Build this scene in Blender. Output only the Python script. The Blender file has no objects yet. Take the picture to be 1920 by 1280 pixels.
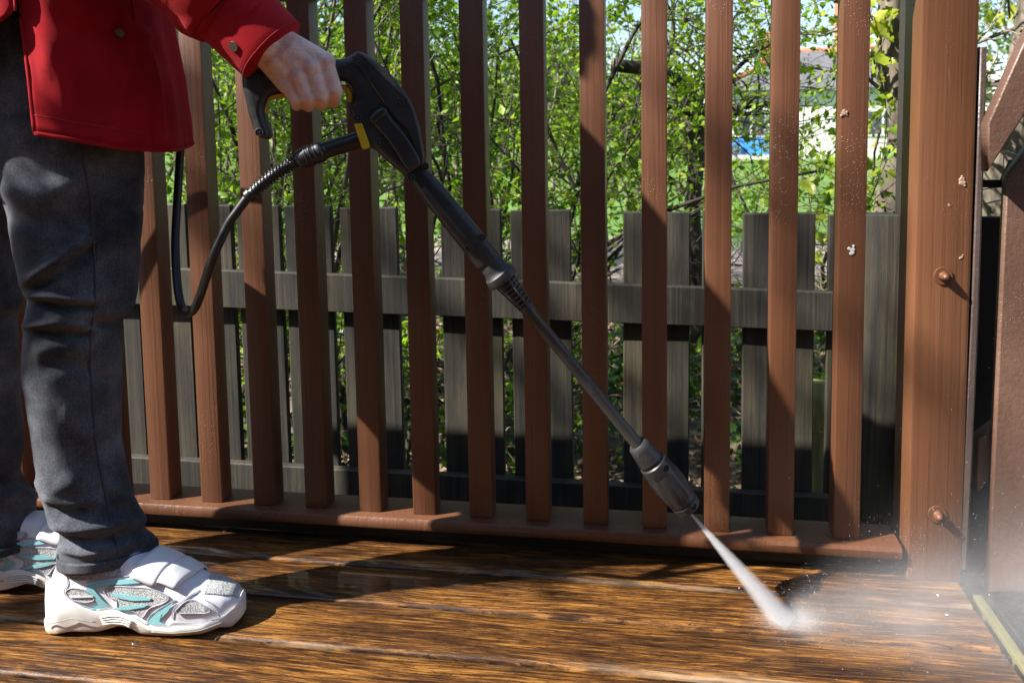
import bpy, bmesh, math, random
import numpy as np
from mathutils import Vector, Matrix, noise as mnoise

# ------------------------------------------------------------------ camera
PF, PCX, PCY = 1621.0, 967.0, 407.0            # focal length and principal point, in pixels of the 1920 px photo
YAW, PITCH, ROLL = math.radians(9.56), math.radians(5.26), math.radians(0.91)
CAM = np.array([0.0, -1.4355, 0.72])
_f = np.array([-math.sin(YAW) * math.cos(PITCH), math.cos(YAW) * math.cos(PITCH), -math.sin(PITCH)])
_r = np.array([math.cos(YAW), math.sin(YAW), 0.0])
_d = np.cross(_f, _r)
_c, _s = math.cos(ROLL), math.sin(ROLL)
RM = np.array([_c * _r + _s * _d, -_s * _r + _c * _d, _f])   # rows: right, down, forward

scn = bpy.context.scene
COL = scn.collection
cd = bpy.data.cameras.new('camera')
cam = bpy.data.objects.new('camera', cd)
COL.objects.link(cam)
cam.matrix_world = Matrix(((RM[0][0], -RM[1][0], -RM[2][0], CAM[0]), (RM[0][1], -RM[1][1], -RM[2][1], CAM[1]),
                           (RM[0][2], -RM[1][2], -RM[2][2], CAM[2]), (0, 0, 0, 1)))
cd.sensor_width = 36.0
cd.lens = PF / 1920 * 36.0
cd.shift_x = -(PCX - 960) / 1920
cd.shift_y = (PCY - 640) / 1920
cd.clip_start = 0.05
cd.clip_end = 2000
cd.dof.use_dof = True
cd.dof.focus_distance = 1.33
cd.dof.aperture_fstop = 9.0
scn.camera = cam

# ------------------------------------------------------------------ sky and sun
SUN_EL = math.radians(41.3)
LD = Vector((0.895 * math.cos(SUN_EL), 0.446 * math.cos(SUN_EL), -math.sin(SUN_EL))).normalized()
w = bpy.data.worlds.new('World')
scn.world = w
w.use_nodes = True
wn = w.node_tree
bg = wn.nodes['Background']
sky = wn.nodes.new('ShaderNodeTexSky')
sky.sky_type = 'NISHITA'
sky.sun_disc = False
sky.sun_elevation = SUN_EL
sky.sun_rotation = math.atan2(-LD.x, -LD.y)
sky.air_density = 1.0
sky.dust_density = 0.6
sky.ozone_density = 1.4
wn.links.new(sky.outputs[0], bg.inputs[0])
bg.inputs[1].default_value = 0.085
sd = bpy.data.lights.new('sun', 'SUN')
sd.energy = 5.0
sd.angle = math.radians(0.53)
sd.color = (1.0, 0.95, 0.87)
sun = bpy.data.objects.new('sun', sd)
COL.objects.link(sun)
sun.rotation_euler = LD.to_track_quat('-Z', 'Y').to_euler()
sun.location = (-4, -3, 5)
vs = scn.view_settings
vs.view_transform = 'Standard'
vs.look = 'None'
vs.exposure = 1.42
vs.gamma = 1.0
vs.use_curve_mapping = False
scn.cycles.use_denoising = True
scn.cycles.max_bounces = 7
scn.cycles.diffuse_bounces = 3
scn.cycles.glossy_bounces = 3
scn.cycles.transmission_bounces = 4
scn.cycles.transparent_max_bounces = 8
scn.cycles.volume_bounces = 2
scn.cycles.caustics_reflective = False
scn.cycles.caustics_refractive = False
scn.cycles.sample_clamp_indirect = 6

# ------------------------------------------------------------------ measuring helpers
def ray(u, v):
    return np.array([(u - PCX) / PF, (v - PCY) / PF, 1.0]) @ RM
def U(u, v, y=None, z=None):
    """world point seen at photo pixel (u, v) on the plane y=const or z=const"""
    d = ray(u, v)
    t = (y - CAM[1]) / d[1] if y is not None else (z - CAM[2]) / d[2]
    return CAM + t * d
def UP(u, v, p0, ang, n=0.0):
    """on the vertical plane through p0 whose horizontal direction is at angle ang; n = offset toward the camera side"""
    nn = np.array([math.sin(ang), -math.cos(ang), 0.0])
    d = ray(u, v)
    t = (np.dot(np.array(p0) + n * nn - CAM, nn)) / np.dot(d, nn)
    return CAM + t * d
def pix(P):
    d = RM @ (np.asarray(P, float) - CAM)
    return PCX + PF * d[0] / d[2], PCY + PF * d[1] / d[2]

# ------------------------------------------------------------------ object helpers
def tag(o, label=None, cat=None, group=None, kind=None):
    if label: o['label'] = label
    if cat: o['category'] = cat
    if group: o['group'] = group
    if kind: o['kind'] = kind
    return o
def link(name, me, parent=None, loc=None, rot=None):
    o = bpy.data.objects.new(name, me)
    COL.objects.link(o)
    if parent is not None: o.parent = parent
    if loc is not None: o.location = loc
    if rot is not None: o.rotation_euler = rot
    return o
def empty(name, loc=(0, 0, 0), rz=0.0):
    return link(name, None, None, loc, (0, 0, rz))
def mesh_np(name, V, F, mat=None, smooth=False):
    me = bpy.data.meshes.new(name)
    V = np.asarray(V, dtype=np.float32)
    F = np.asarray(F, dtype=np.int32)
    k = F.shape[1]
    me.vertices.add(len(V)); me.vertices.foreach_set('co', V.ravel())
    me.loops.add(F.size); me.loops.foreach_set('vertex_index', F.ravel())
    me.polygons.add(len(F)); me.polygons.foreach_set('loop_start', np.arange(0, F.size, k, dtype=np.int32))
    if smooth: me.polygons.foreach_set('use_smooth', np.ones(len(F), dtype=bool))
    me.update(calc_edges=True)
    me.validate()
    if mat: me.materials.append(mat)
    return me
def from_bm(name, bm, mat=None, smooth=False):
    me = bpy.data.meshes.new(name)
    bm.normal_update()
    bm.to_mesh(me); bm.free()
    if smooth:
        for p in me.polygons: p.use_smooth = True
    if mat: me.materials.append(mat)
    return me
def box_bm(x0, x1, y0, y1, z0, z1, bev=0.0, seg=2, bm=None):
    own = bmesh.new()
    r = bmesh.ops.create_cube(own, size=1)
    for v in own.verts:
        v.co = Vector((x0 + (v.co.x + .5) * (x1 - x0), y0 + (v.co.y + .5) * (y1 - y0), z0 + (v.co.z + .5) * (z1 - z0)))
    if bev > 0:
        bmesh.ops.bevel(own, geom=own.edges[:], offset=bev, segments=seg, affect='EDGES', profile=0.6)
    return own
def tube_np(P, R, n=8, caps=True):
    """tapered tube along a polyline -> (verts, quads)"""
    P = np.asarray(P, float); m = len(P)
    R = np.full(m, R) if np.isscalar(R) else np.asarray(R, float)
    T = np.gradient(P, axis=0) if m > 2 else np.repeat((P[1:] - P[:1]), m, axis=0)
    T /= np.linalg.norm(T, axis=1)[:, None] + 1e-12
    ref = np.array([0, 0, 1.0]) if abs(T[0][2]) < .9 else np.array([1.0, 0, 0])
    A = np.cross(T[0], ref); A /= np.linalg.norm(A)
    V = []
    th = np.linspace(0, 2 * np.pi, n, endpoint=False)
    for i in range(m):
        A = A - T[i] * np.dot(A, T[i]); A /= np.linalg.norm(A) + 1e-12
        B = np.cross(T[i], A)
        V.append(P[i] + R[i] * (np.cos(th)[:, None] * A + np.sin(th)[:, None] * B))
    V = np.concatenate(V)
    F = []
    for i in range(m - 1):
        for j in range(n):
            F.append((i * n + j, i * n + (j + 1) % n, (i + 1) * n + (j + 1) % n, (i + 1) * n + j))
    if caps:
        c0, c1 = len(V), len(V) + 1
        V = np.concatenate([V, P[:1], P[-1:]])
        for j in range(0, n, 2):
            F.append((c0, (j + 2) % n, (j + 1) % n, j))
            F.append((c1, (m - 1) * n + j, (m - 1) * n + (j + 1) % n, (m - 1) * n + (j + 2) % n))
    return V, np.array(F)
class Acc:
    def __init__(s): s.V, s.F, s.n = [], [], 0
    def keep_behind(s, y0, yb):
        """bend wood that strays over the fence line back behind it (y0 = origin's y)"""
        for a in s.V:
            y = a[:, 1] + y0; bad = y < yb
            a[bad, 1] = yb - (yb - y[bad]) * .12 - y0
    def add(s, V, F):
        s.V.append(np.asarray(V)); s.F.append(np.asarray(F) + s.n); s.n += len(V)
    def mesh(s, name, mat, smooth=True):
        return mesh_np(name, np.concatenate(s.V), np.concatenate(s.F), mat, smooth)
def spline(P, k=6):
    """Catmull-Rom through points"""
    P = np.asarray(P, float); out = []
    Q = np.vstack([2 * P[0] - P[1], P, 2 * P[-1] - P[-2]])
    for i in range(1, len(Q) - 2):
        for t in np.linspace(0, 1, k, endpoint=False):
            out.append(.5 * (2 * Q[i] + (Q[i + 1] - Q[i - 1]) * t + (2 * Q[i - 1] - 5 * Q[i] + 4 * Q[i + 1] - Q[i + 2]) * t ** 2 + (3 * Q[i] - Q[i - 1] - 3 * Q[i + 1] + Q[i + 2]) * t ** 3))
    out.append(P[-1])
    return np.array(out)
def plate(name, pts, half, bev, mat, seg=3):
    """a closed outline (2D) as a plate with rounded edges; local x, y = outline, z = thickness -> mesh"""
    cu = bpy.data.curves.new(name, 'CURVE')
    cu.dimensions = '2D'; cu.fill_mode = 'BOTH'
    sp = cu.splines.new('POLY'); sp.points.add(len(pts) - 1); sp.use_cyclic_u = True
    for p, q in zip(sp.points, pts): p.co = (q[0], q[1], 0, 1)
    cu.extrude = max(half - bev, 0.0001); cu.bevel_depth = bev; cu.bevel_resolution = seg; cu.offset = -bev
    o = bpy.data.objects.new(name, cu); COL.objects.link(o)
    dg = bpy.context.evaluated_depsgraph_get()
    me = bpy.data.meshes.new_from_object(o.evaluated_get(dg))
    bpy.data.objects.remove(o); bpy.data.curves.remove(cu)
    me.name = name
    me.materials.clear(); me.materials.append(mat)
    return me
def smooth_by_angle(me, deg=40):
    for p in me.polygons: p.use_smooth = True
    bm = bmesh.new(); bm.from_mesh(me)
    for e in bm.edges:
        if len(e.link_faces) == 2 and e.calc_face_angle(0) > math.radians(deg): e.smooth = False
    bm.to_mesh(me); bm.free()
    return me
def blob_mesh(name, caps, voxel, mat, iters=4):
    """union of tapered capsules and ellipsoids -> one continuous skin"""
    bm = bmesh.new()
    for c in caps:
        p0, r0, p1, r1 = Vector(c[0]), c[1], Vector(c[2]), c[3]
        L = max((p1 - p0).length, 1e-6)
        r = bmesh.ops.create_uvsphere(bm, u_segments=20, v_segments=14, radius=1)
        q = (p1 - p0).to_track_quat('Z', 'Y') if L > 1e-5 else Matrix.Identity(3).to_quaternion()
        sc = c[4] if len(c) > 4 else None
        for v in r['verts']:
            if sc:                                   # ellipsoid
                v.co = p0 + Vector((v.co.x * sc[0], v.co.y * sc[1], v.co.z * sc[2])); continue
            if v.co.z > 1e-4: v.co = p1 + q @ (v.co * r1)
            elif v.co.z < -1e-4: v.co = p0 + q @ (v.co * r0)
            else: v.co = p0 + q @ Vector((v.co.x * r0, v.co.y * r0, 0))
    me = from_bm(name, bm)
    o = bpy.data.objects.new(name, me); COL.objects.link(o)
    m = o.modifiers.new('r', 'REMESH'); m.mode = 'VOXEL'; m.voxel_size = voxel; m.use_smooth_shade = True
    s = o.modifiers.new('s', 'SMOOTH'); s.factor = .5; s.iterations = iters
    dg = bpy.context.evaluated_depsgraph_get()
    out = bpy.data.meshes.new_from_object(o.evaluated_get(dg))
    bpy.data.objects.remove(o)
    out.name = name; out.materials.clear(); out.materials.append(mat)
    for p in out.polygons: p.use_smooth = True
    return out

# ------------------------------------------------------------------ material helpers
class M:
    def __init__(s, name):
        s.m = bpy.data.materials.new(name); s.m.use_nodes = True
        s.t = s.m.node_tree; s.p = s.t.nodes['Principled BSDF']; s.out = s.t.nodes['Material Output']
    def n(s, typ, ins=None, **props):
        nd = s.t.nodes.new('ShaderNode' + typ)
        for k, v in props.items(): setattr(nd, k, v)
        for k, v in (ins or {}).items():
            if hasattr(v, 'is_linked') or isinstance(v, bpy.types.NodeSocket): s.t.links.new(v, nd.inputs[k])
            else: nd.inputs[k].default_value = v
        return nd
    def set(s, **kw):
        for k, v in kw.items():
            k = k.replace('_', ' ')
            if isinstance(v, bpy.types.NodeSocket): s.t.links.new(v, s.p.inputs[k])
            else: s.p.inputs[k].default_value = v
        return s
    def coord(s, kind='Object'): return s.n('TexCoord').outputs[kind]
    def rnd(s): return s.n('ObjectInfo').outputs['Random']
    def vec(s, scale=(1, 1, 1), kind='Object', src=None, randomize=True):
        v = src or s.coord(kind)
        if randomize:
            r = s.n('CombineXYZ', {0: s.mul(s.rnd(), 37.0), 1: s.mul(s.rnd(), 11.0), 2: s.mul(s.rnd(), 23.0)}).outputs[0]
            v = s.n('VectorMath', {0: v, 1: r}, operation='ADD').outputs[0]
        return s.n('VectorMath', {0: v, 1: scale}, operation='MULTIPLY').outputs[0]
    def noise(s, vec, scale=1.0, detail=4.0, rough=.55, dist=0.0):
        return s.n('TexNoise', {'Vector': vec, 'Scale': scale, 'Detail': detail, 'Roughness': rough, 'Distortion': dist}).outputs['Fac']
    def vor(s, vec, scale=1.0, feature='F1', out='Distance'):
        return s.n('TexVoronoi', {'Vector': vec, 'Scale': scale}, feature=feature).outputs[out]
    def ramp(s, fac, stops, interp='LINEAR'):
        nd = s.n('ValToRGB', {0: fac}); cr = nd.color_ramp; cr.interpolation = interp
        while len(cr.elements) < len(stops): cr.elements.new(.5)
        for e, (p, c) in zip(cr.elements, stops):
            e.position = p
            e.color = (c, c, c, 1) if np.isscalar(c) else (*c, 1)
        return nd.outputs[0]
    def math(s, op, a, b=0.0, c=0.0, clamp=False):
        return s.n('Math', {0: a, 1: b, 2: c}, operation=op, use_clamp=clamp).outputs[0]
    def mul(s, a, b): return s.math('MULTIPLY', a, b)
    def add(s, a, b): return s.math('ADD', a, b)
    def mix(s, fac, a, b, mode='MIX'):
        nd = s.n('Mix', data_type='RGBA', blend_type=mode)
        for i, v in ((0, fac), (6, a), (7, b)):
            if isinstance(v, bpy.types.NodeSocket): s.t.links.new(v, nd.inputs[i])
            else: nd.inputs[i].default_value = v if np.isscalar(v) else (*v, 1)
        return nd.outputs[2]
    def bump(s, h, strength=.3, dist=.002, normal=None):
        ins = {'Height': h, 'Strength': strength, 'Distance': dist}
        if normal is not None: ins['Normal'] = normal
        return s.n('Bump', ins).outputs[0]
    def xyz(s, v): return s.n('SeparateXYZ', {0: v}).outputs

def mat_paint(name, c, worn=True):
    """satin brown timber paint with the grain telegraphing through, wet specks"""
    m = M(name)
    g = m.noise(m.vec((120, 120, 1.7)), 1.0, 5, .6, .5)
    big = m.noise(m.vec((5, 5, 2.0)), 1.0, 3)
    fine = m.noise(m.vec((1, 1, .4)), 420.0, 2)
    dv = m.vor(m.vec((1, 1, 1)), 210.0)
    dm = m.noise(m.vec((9, 9, 5)), 1.0, 3)
    drop = m.mul(m.ramp(dv, ((.0, 1.0), (.28, 0.0))), m.ramp(dm, ((.55, 0.0), (.66, 1.0))))
    dark = [k * .72 for k in c]; lite = [min(k * 1.18, 1) for k in c]
    col = m.mix(m.ramp(big, ((.3, 0.0), (.7, 1.0))), dark, lite)
    col = m.mix(m.ramp(g, ((.36, .20), (.52, 0.0))), col, [k * .40 for k in c])
    col = m.mix(m.mul(drop, .38), col, (.52, .42, .36))
    if worn:
        sc = m.noise(m.vec((40, 40, 3)), 1.0, 6, .7, 1.5)
        col = m.mix(m.ramp(sc, ((.68, 0.0), (.74, .5))), col, (.30, .19, .14))
    h = m.add(m.add(m.mul(g, .8), m.mul(fine, .12)), m.mul(drop, .55))
    m.set(Base_Color=col, Roughness=m.ramp(m.add(big, m.mul(g, .25)), ((.3, .30), (.8, .50))), Specular_IOR_Level=.5)
    m.set(Normal=m.bump(h, .75, .0018))
    return m.m

def mat_deck():
    m = M('wet_deck_timber')
    o = m.coord()
    X = m.xyz(o)
    warp = m.noise(m.vec((1.3, 7, 9)), 1.0, 3)
    wv = m.n('VectorMath', {0: m.vec((1, 1, 1)), 1: m.n('CombineXYZ', {0: 0.0, 1: m.mul(m.math('SUBTRACT', warp, .5), .05), 2: 0.0}).outputs[0]}, operation='ADD').outputs[0]
    def v(sc): return m.n('VectorMath', {0: wv, 1: sc}, operation='MULTIPLY').outputs[0]
    g1 = m.noise(v((8.5, 300, 40)), 1.0, 8, .72, .2)
    g2 = m.noise(v((26, 420, 60)), 1.0, 5, .65)
    patch = m.noise(v((4.5, 22, 10)), 1.0, 7, .68, .6)
    fleck = m.noise(v((75, 460, 60)), 1.0, 3, .7)
    t = m.add(m.mul(g1, .56), m.add(m.mul(g2, .26), m.mul(patch, .38)))
    t = m.math('SUBTRACT', t, m.mul(m.ramp(fleck, ((.58, 0.0), (.70, 1.0))), .14))
    col = m.ramp(t, ((.465, (.006, .0035, .0025)), (.54, (.026, .011, .0045)), (.600, (.080, .032, .0085)), (.66, (.225, .095, .020)), (.74, (.40, .205, .050))))
    ln = m.noise(v((10, 250, 40)), 1.0, 4, .6, .1)
    col = m.mix(m.ramp(ln, ((.395, .62), (.44, 0.0))), col, (.009, .005, .0035))
    # pale stripped wood along some of the board edges
    ey = m.math('ABSOLUTE', X[1])
    en = m.noise(m.vec((3.4, 40, 10)), 1.0, 5, .6)
    edge = m.ramp(m.add(ey, m.mul(m.math('SUBTRACT', en, .55), .055)), ((.050, 0.0), (.0575, 1.0)))
    esel = m.ramp(m.noise(m.vec((1.7, 6, 3)), 1.0, 2), ((.47, .02), (.60, 1.0)))
    col = m.mix(m.mul(m.mul(edge, esel), .50), col, (.42, .33, .235))
    # standing film of water: smooth where it pools
    W = m.xyz(m.n('NewGeometry').outputs['Position'])
    pool = m.noise(m.n('VectorMath', {0: m.n('NewGeometry').outputs['Position'], 1: (1.5, 5.0, 1)}, operation='MULTIPLY').outputs[0], 1.0, 3)
    # the low spot in front of the fence
    px = m.math('ABSOLUTE', m.mul(m.add(W[0], .60), 2.0)); py = m.math('ABSOLUTE', m.mul(m.add(W[1], .11), 6.5))
    low = m.math('SUBTRACT', 1.0, m.math('MAXIMUM', px, py), clamp=True)
    film = m.ramp(m.add(pool, m.mul(low, .95)), ((.64, 0.0), (.74, 1.0)))
    h = m.add(m.mul(g1, .6), m.mul(g2, .5))
    nb = m.bump(h, .75, .0016)
    m.set(Base_Color=col, Roughness=m.ramp(g2, ((.3, .34), (.7, .60))), Normal=nb, Specular_IOR_Level=.22)
    ripple = m.bump(m.noise(m.n('NewGeometry').outputs['Position'], 9.0, 1), .02, .004)
    sm = m.n('Mix', data_type='VECTOR')
    m.t.links.new(film, sm.inputs[0]); m.t.links.new(nb, sm.inputs[4]); m.t.links.new(ripple, sm.inputs[5])
    m.set(Coat_Weight=m.ramp(film, ((0, .14), (1, 1.0))), Coat_Roughness=m.ramp(film, ((0, .24), (1, .012))), Coat_IOR=1.36, Coat_Normal=sm.outputs[1])
    return m.m

def mat_grey_wood():
    m = M('weathered_dark_timber')
    g = m.noise(m.vec((75, 75, 1.6)), 1.0, 7, .68, .9)
    big = m.noise(m.vec((7, 7, 2.5)), 1.0, 4, .6)
    moss = m.noise(m.vec((10, 10, 3.0)), 1.0, 4)
    col = m.ramp(m.add(m.mul(g, .6), m.mul(big, .5)), ((.40, (.008, .0078, .007)), (.54, (.030, .027, .021)), (.64, (.060, .050, .032)), (.76, (.115, .090, .050))))
    col = m.mix(m.ramp(moss, ((.55, 0.0), (.74, .5))), col, (.075, .075, .025))
    m.set(Base_Color=col, Roughness=.72, Normal=m.bump(m.add(g, m.mul(m.noise(m.vec((1, 1, .3)), 260, 3), .3)), .7, .002))
    return m.m
def mat_simple(name, c, rough=.5, metal=0.0, var=.2, scale=60, bump=.0, **kw):
    m = M(name)
    nz = m.noise(m.vec((1, 1, 1)), scale, 4)
    col = m.mix(m.ramp(nz, ((.3, 0.0), (.7, 1.0))), [k * (1 - var) for k in c], [min(1, k * (1 + var)) for k in c])
    m.set(Base_Color=col, Roughness=rough, Metallic=metal)
    if bump: m.set(Normal=m.bump(nz, bump, .001))
    for k, v in kw.items(): m.set(**{k: v})
    return m.m
def mat_plastic():
    m = M('scuffed_black_plastic')
    sp = m.noise(m.vec((1, 1, 1)), 520, 3)
    scr = m.noise(m.vec((900, 60, 300)), 1.0, 3, .6, .5)
    scr2 = m.noise(m.vec((70, 800, 300)), 1.0, 3, .6, .5)
    zone = m.noise(m.vec((1, 1, 1)), 24, 4, .6)
    wear = m.mul(m.ramp(zone, ((.40, 0.0), (.66, 1.0))), m.math('MAXIMUM', m.ramp(scr, ((.60, 0.0), (.72, 1.0))), m.ramp(scr2, ((.62, 0.0), (.74, 1.0)))))
    dust = m.ramp(zone, ((.40, 0.0), (.80, .10)))
    edge = m.ramp(m.n('NewGeometry').outputs['Pointiness'], ((.53, 0.0), (.62, .35)))
    col = m.mix(m.math('MAXIMUM', m.math('MAXIMUM', m.mul(wear, .6), dust), edge), (.013, .0135, .015), (.20, .19, .18))
    m.set(Base_Color=col, Roughness=m.ramp(zone, ((.3, .34), (.7, .55))), Normal=m.bump(m.add(sp, m.mul(wear, .5)), .22, .0006))
    return m.m
def mat_leaf(name, a, b, c, trans=.45, rough=.45):
    """leaf: colour varies leaf by leaf, light shines through"""
    m = M(name)
    isl = m.n('NewGeometry').outputs['Random Per Island']
    isl = m.math('FRACT', m.add(isl, m.rnd()))
    col = m.ramp(isl, ((0.0, a), (.5, b), (1.0, c)))
    m.set(Base_Color=col, Roughness=rough, Specular_IOR_Level=.4)
    tr = m.n('BsdfTranslucent', {'Color': m.mix(1.0, col, (1.0, 1.12, .55), 'MULTIPLY')})
    mx = m.n('MixShader', {0: trans})
    m.t.links.new(m.p.outputs[0], mx.inputs[1]); m.t.links.new(tr.outputs[0], mx.inputs[2])
    m.t.links.new(mx.outputs[0], m.out.inputs[0])
    return m.m
def mat_bark(name, a, b):
    m = M(name)
    n1 = m.noise(m.vec((30, 30, 6)), 1.0, 5, .6)
    m.set(Base_Color=m.ramp(n1, ((.35, a), (.68, b))), Roughness=.85, Normal=m.bump(n1, .7, .006))
    return m.m
def mat_denim():
    m = M('charcoal_denim')
    v = m.vec((1, 1, 1), randomize=False)
    tw = m.n('TexWave', {'Vector': m.vec((1, 1, 1.6), randomize=False), 'Scale': 230.0, 'Distortion': 1.2, 'Detail': 2.0}, bands_direction='DIAGONAL').outputs['Fac']
    fz = m.noise(v, 480, 3, .75)
    fade = m.noise(v, 11, 4, .6)
    sl = m.noise(m.vec((260, 260, 30), randomize=False), 1.0, 3)
    t = m.add(m.mul(fade, .52), m.add(m.mul(fz, .34), m.add(m.mul(tw, .12), m.mul(sl, .07))))
    col = m.ramp(t, ((.38, (.013, .015, .020)), (.53, (.052, .058, .071)), (.70, (.21, .228, .262))))
    m.set(Base_Color=col, Roughness=.92, Specular_IOR_Level=.15, Sheen_Weight=.10, Sheen_Roughness=.5)
    m.set(Normal=m.bump(m.add(m.mul(fz, .6), m.add(m.mul(tw, .4), m.mul(sl, .5))), .55, .0009))
    return m.m
def mat_red():
    m = M('red_cotton_drill')
    v = m.vec((1, 1, 1), randomize=False)
    fz = m.noise(v, 820, 2, .7)
    tw = m.n('TexWave', {'Vector': v, 'Scale': 300.0, 'Distortion': .8, 'Detail': 2.0}, bands_direction='DIAGONAL').outputs['Fac']
    fade = m.noise(v, 14, 4, .6)
    col = m.ramp(m.add(m.mul(fade, .7), m.mul(fz, .3)), ((.35, (.26, .0025, .008)), (.55, (.37, .005, .011)), (.75, (.46, .013, .020))))
    m.set(Base_Color=col, Roughness=.88, Specular_IOR_Level=.2, Sheen_Weight=.08, Sheen_Roughness=.45, Sheen_Tint=(1, .5, .5, 1))
    m.set(Normal=m.bump(m.add(m.mul(fz, .5), m.add(m.mul(tw, .35), m.mul(fade, 1.2))), .5, .0012))
    return m.m
def mat_skin():
    m = M('skin')
    v = m.vec((1, 1, 1), randomize=False)
    bl = m.noise(v, 42, 4, .6); fine = m.noise(v, 620, 3, .6)
    crease = m.noise(m.vec((160, 160, 520), randomize=False), 1.0, 4, .6, .6)
    vein = m.noise(v, 26, 2, .5, 1.2)
    col = m.ramp(bl, ((.30, (.76, .44, .38)), (.50, (.85, .58, .51)), (.72, (.90, .70, .64))))
    col = m.mix(m.ramp(m.math('ABSOLUTE', m.math('SUBTRACT', vein, .5)), ((.0, .32), (.035, 0.0))), col, (.40, .27, .29))
    col = m.mix(m.ramp(fine, ((.55, 0.0), (.75, .25))), col, (.55, .27, .20))
    m.set(Base_Color=col, Roughness=.48, Subsurface_Weight=.12, Subsurface_Scale=.006, Normal=m.bump(m.add(fine, m.mul(crease, 1.5)), .55, .0016))
    return m.m

BROWN = mat_paint('brown_timber_paint', (.126, .050, .0235))
POSTBROWN = mat_paint('brown_post_paint', (.146, .060, .0275))
GATE_BROWN = mat_paint('faded_brown_stain', (.135, .074, .052))
GREYBROWN = mat_paint('grey_brown_stain', (.10, .072, .062))
DECK = mat_deck()
GREY = mat_grey_wood()
PLASTIC = mat_plastic()
BLACK = mat_simple('black_rubber', (.012, .012, .014), .38, bump=.1, scale=300)
YELLOW = mat_simple('yellow_plastic', (.62, .40, .012), .42, var=.15, scale=120, bump=.08)
STEEL = mat_simple('dull_steel', (.35, .34, .33), .38, 1.0)
DENIM = mat_denim()
RED = mat_red()
SKIN = mat_skin()
HAIR = mat_simple('grey_brown_hair', (.10, .075, .055), .6, var=.4, scale=300)
DIRT = mat_simple('dark_subframe_timber', (.022, .018, .013), .85, bump=.4, scale=80)

# ================================================================== SETTING
GZ = -0.32            # garden level behind the deck
def mat_ground():
    m = M('garden_ground')
    P = m.n('NewGeometry').outputs['Position']
    X = m.xyz(P)
    wob = m.noise(P, .8, 4)
    dist = m.add(X[1], m.mul(m.math('SUBTRACT', wob, .5), 1.6))
    n1 = m.noise(P, 14, 6, .65); n2 = m.noise(P, 90, 4, .6)
    soil = m.ramp(n1, ((.35, (.035, .024, .015)), (.55, (.10, .072, .045)), (.72, (.22, .165, .105))))
    gravel = m.ramp(m.add(m.mul(n2, .7), m.mul(n1, .3)), ((.35, (.22, .17, .14)), (.6, (.42, .34, .30)), (.75, (.60, .52, .47))))
    lawn = m.ramp(m.add(m.mul(m.noise(P, 2.2, 5), .7), m.mul(n2, .3)), ((.35, (.045, .115, .012)), (.55, (.10, .21, .022)), (.72, (.20, .30, .05))))
    c = m.mix(m.ramp(m.math('MULTIPLY', m.add(dist, -4.6), 1.2), ((.0, 0.0), (1.0, 1.0))), soil, gravel)
    c = m.mix(m.ramp(m.math('MULTIPLY', m.add(dist, -6.9), 1.5), ((.0, 0.0), (1.0, 1.0))), c, lawn)
    m.set(Base_Color=c, Roughness=.95, Normal=m.bump(m.add(n1, m.mul(n2, .4)), .8, .02))
    return m.m
V = []; F = []
xs = np.concatenate([np.linspace(-900, -20, 6), np.linspace(-12, 12, 40), np.linspace(20, 900, 6)])
ys = np.concatenate([np.linspace(-300, -4, 4), np.linspace(-2.5, 12, 50), np.linspace(16, 60, 12), np.linspace(100, 1500, 4)])
for y in ys:
    for x in xs:
        zz = GZ + (.03 * mnoise.noise((x * .9, y * .9, 0)) if abs(x) < 15 and y < 14 else 0)
        V.append((x, y, zz))
nx = len(xs)
for j in range(len(ys) - 1):
    for i in range(nx - 1):
        F.append((j * nx + i, j * nx + i + 1, (j + 1) * nx + i + 1, (j + 1) * nx + i))
tag(link('ground', mesh_np('ground', V, F, mat_ground(), True)), kind='structure')

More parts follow.
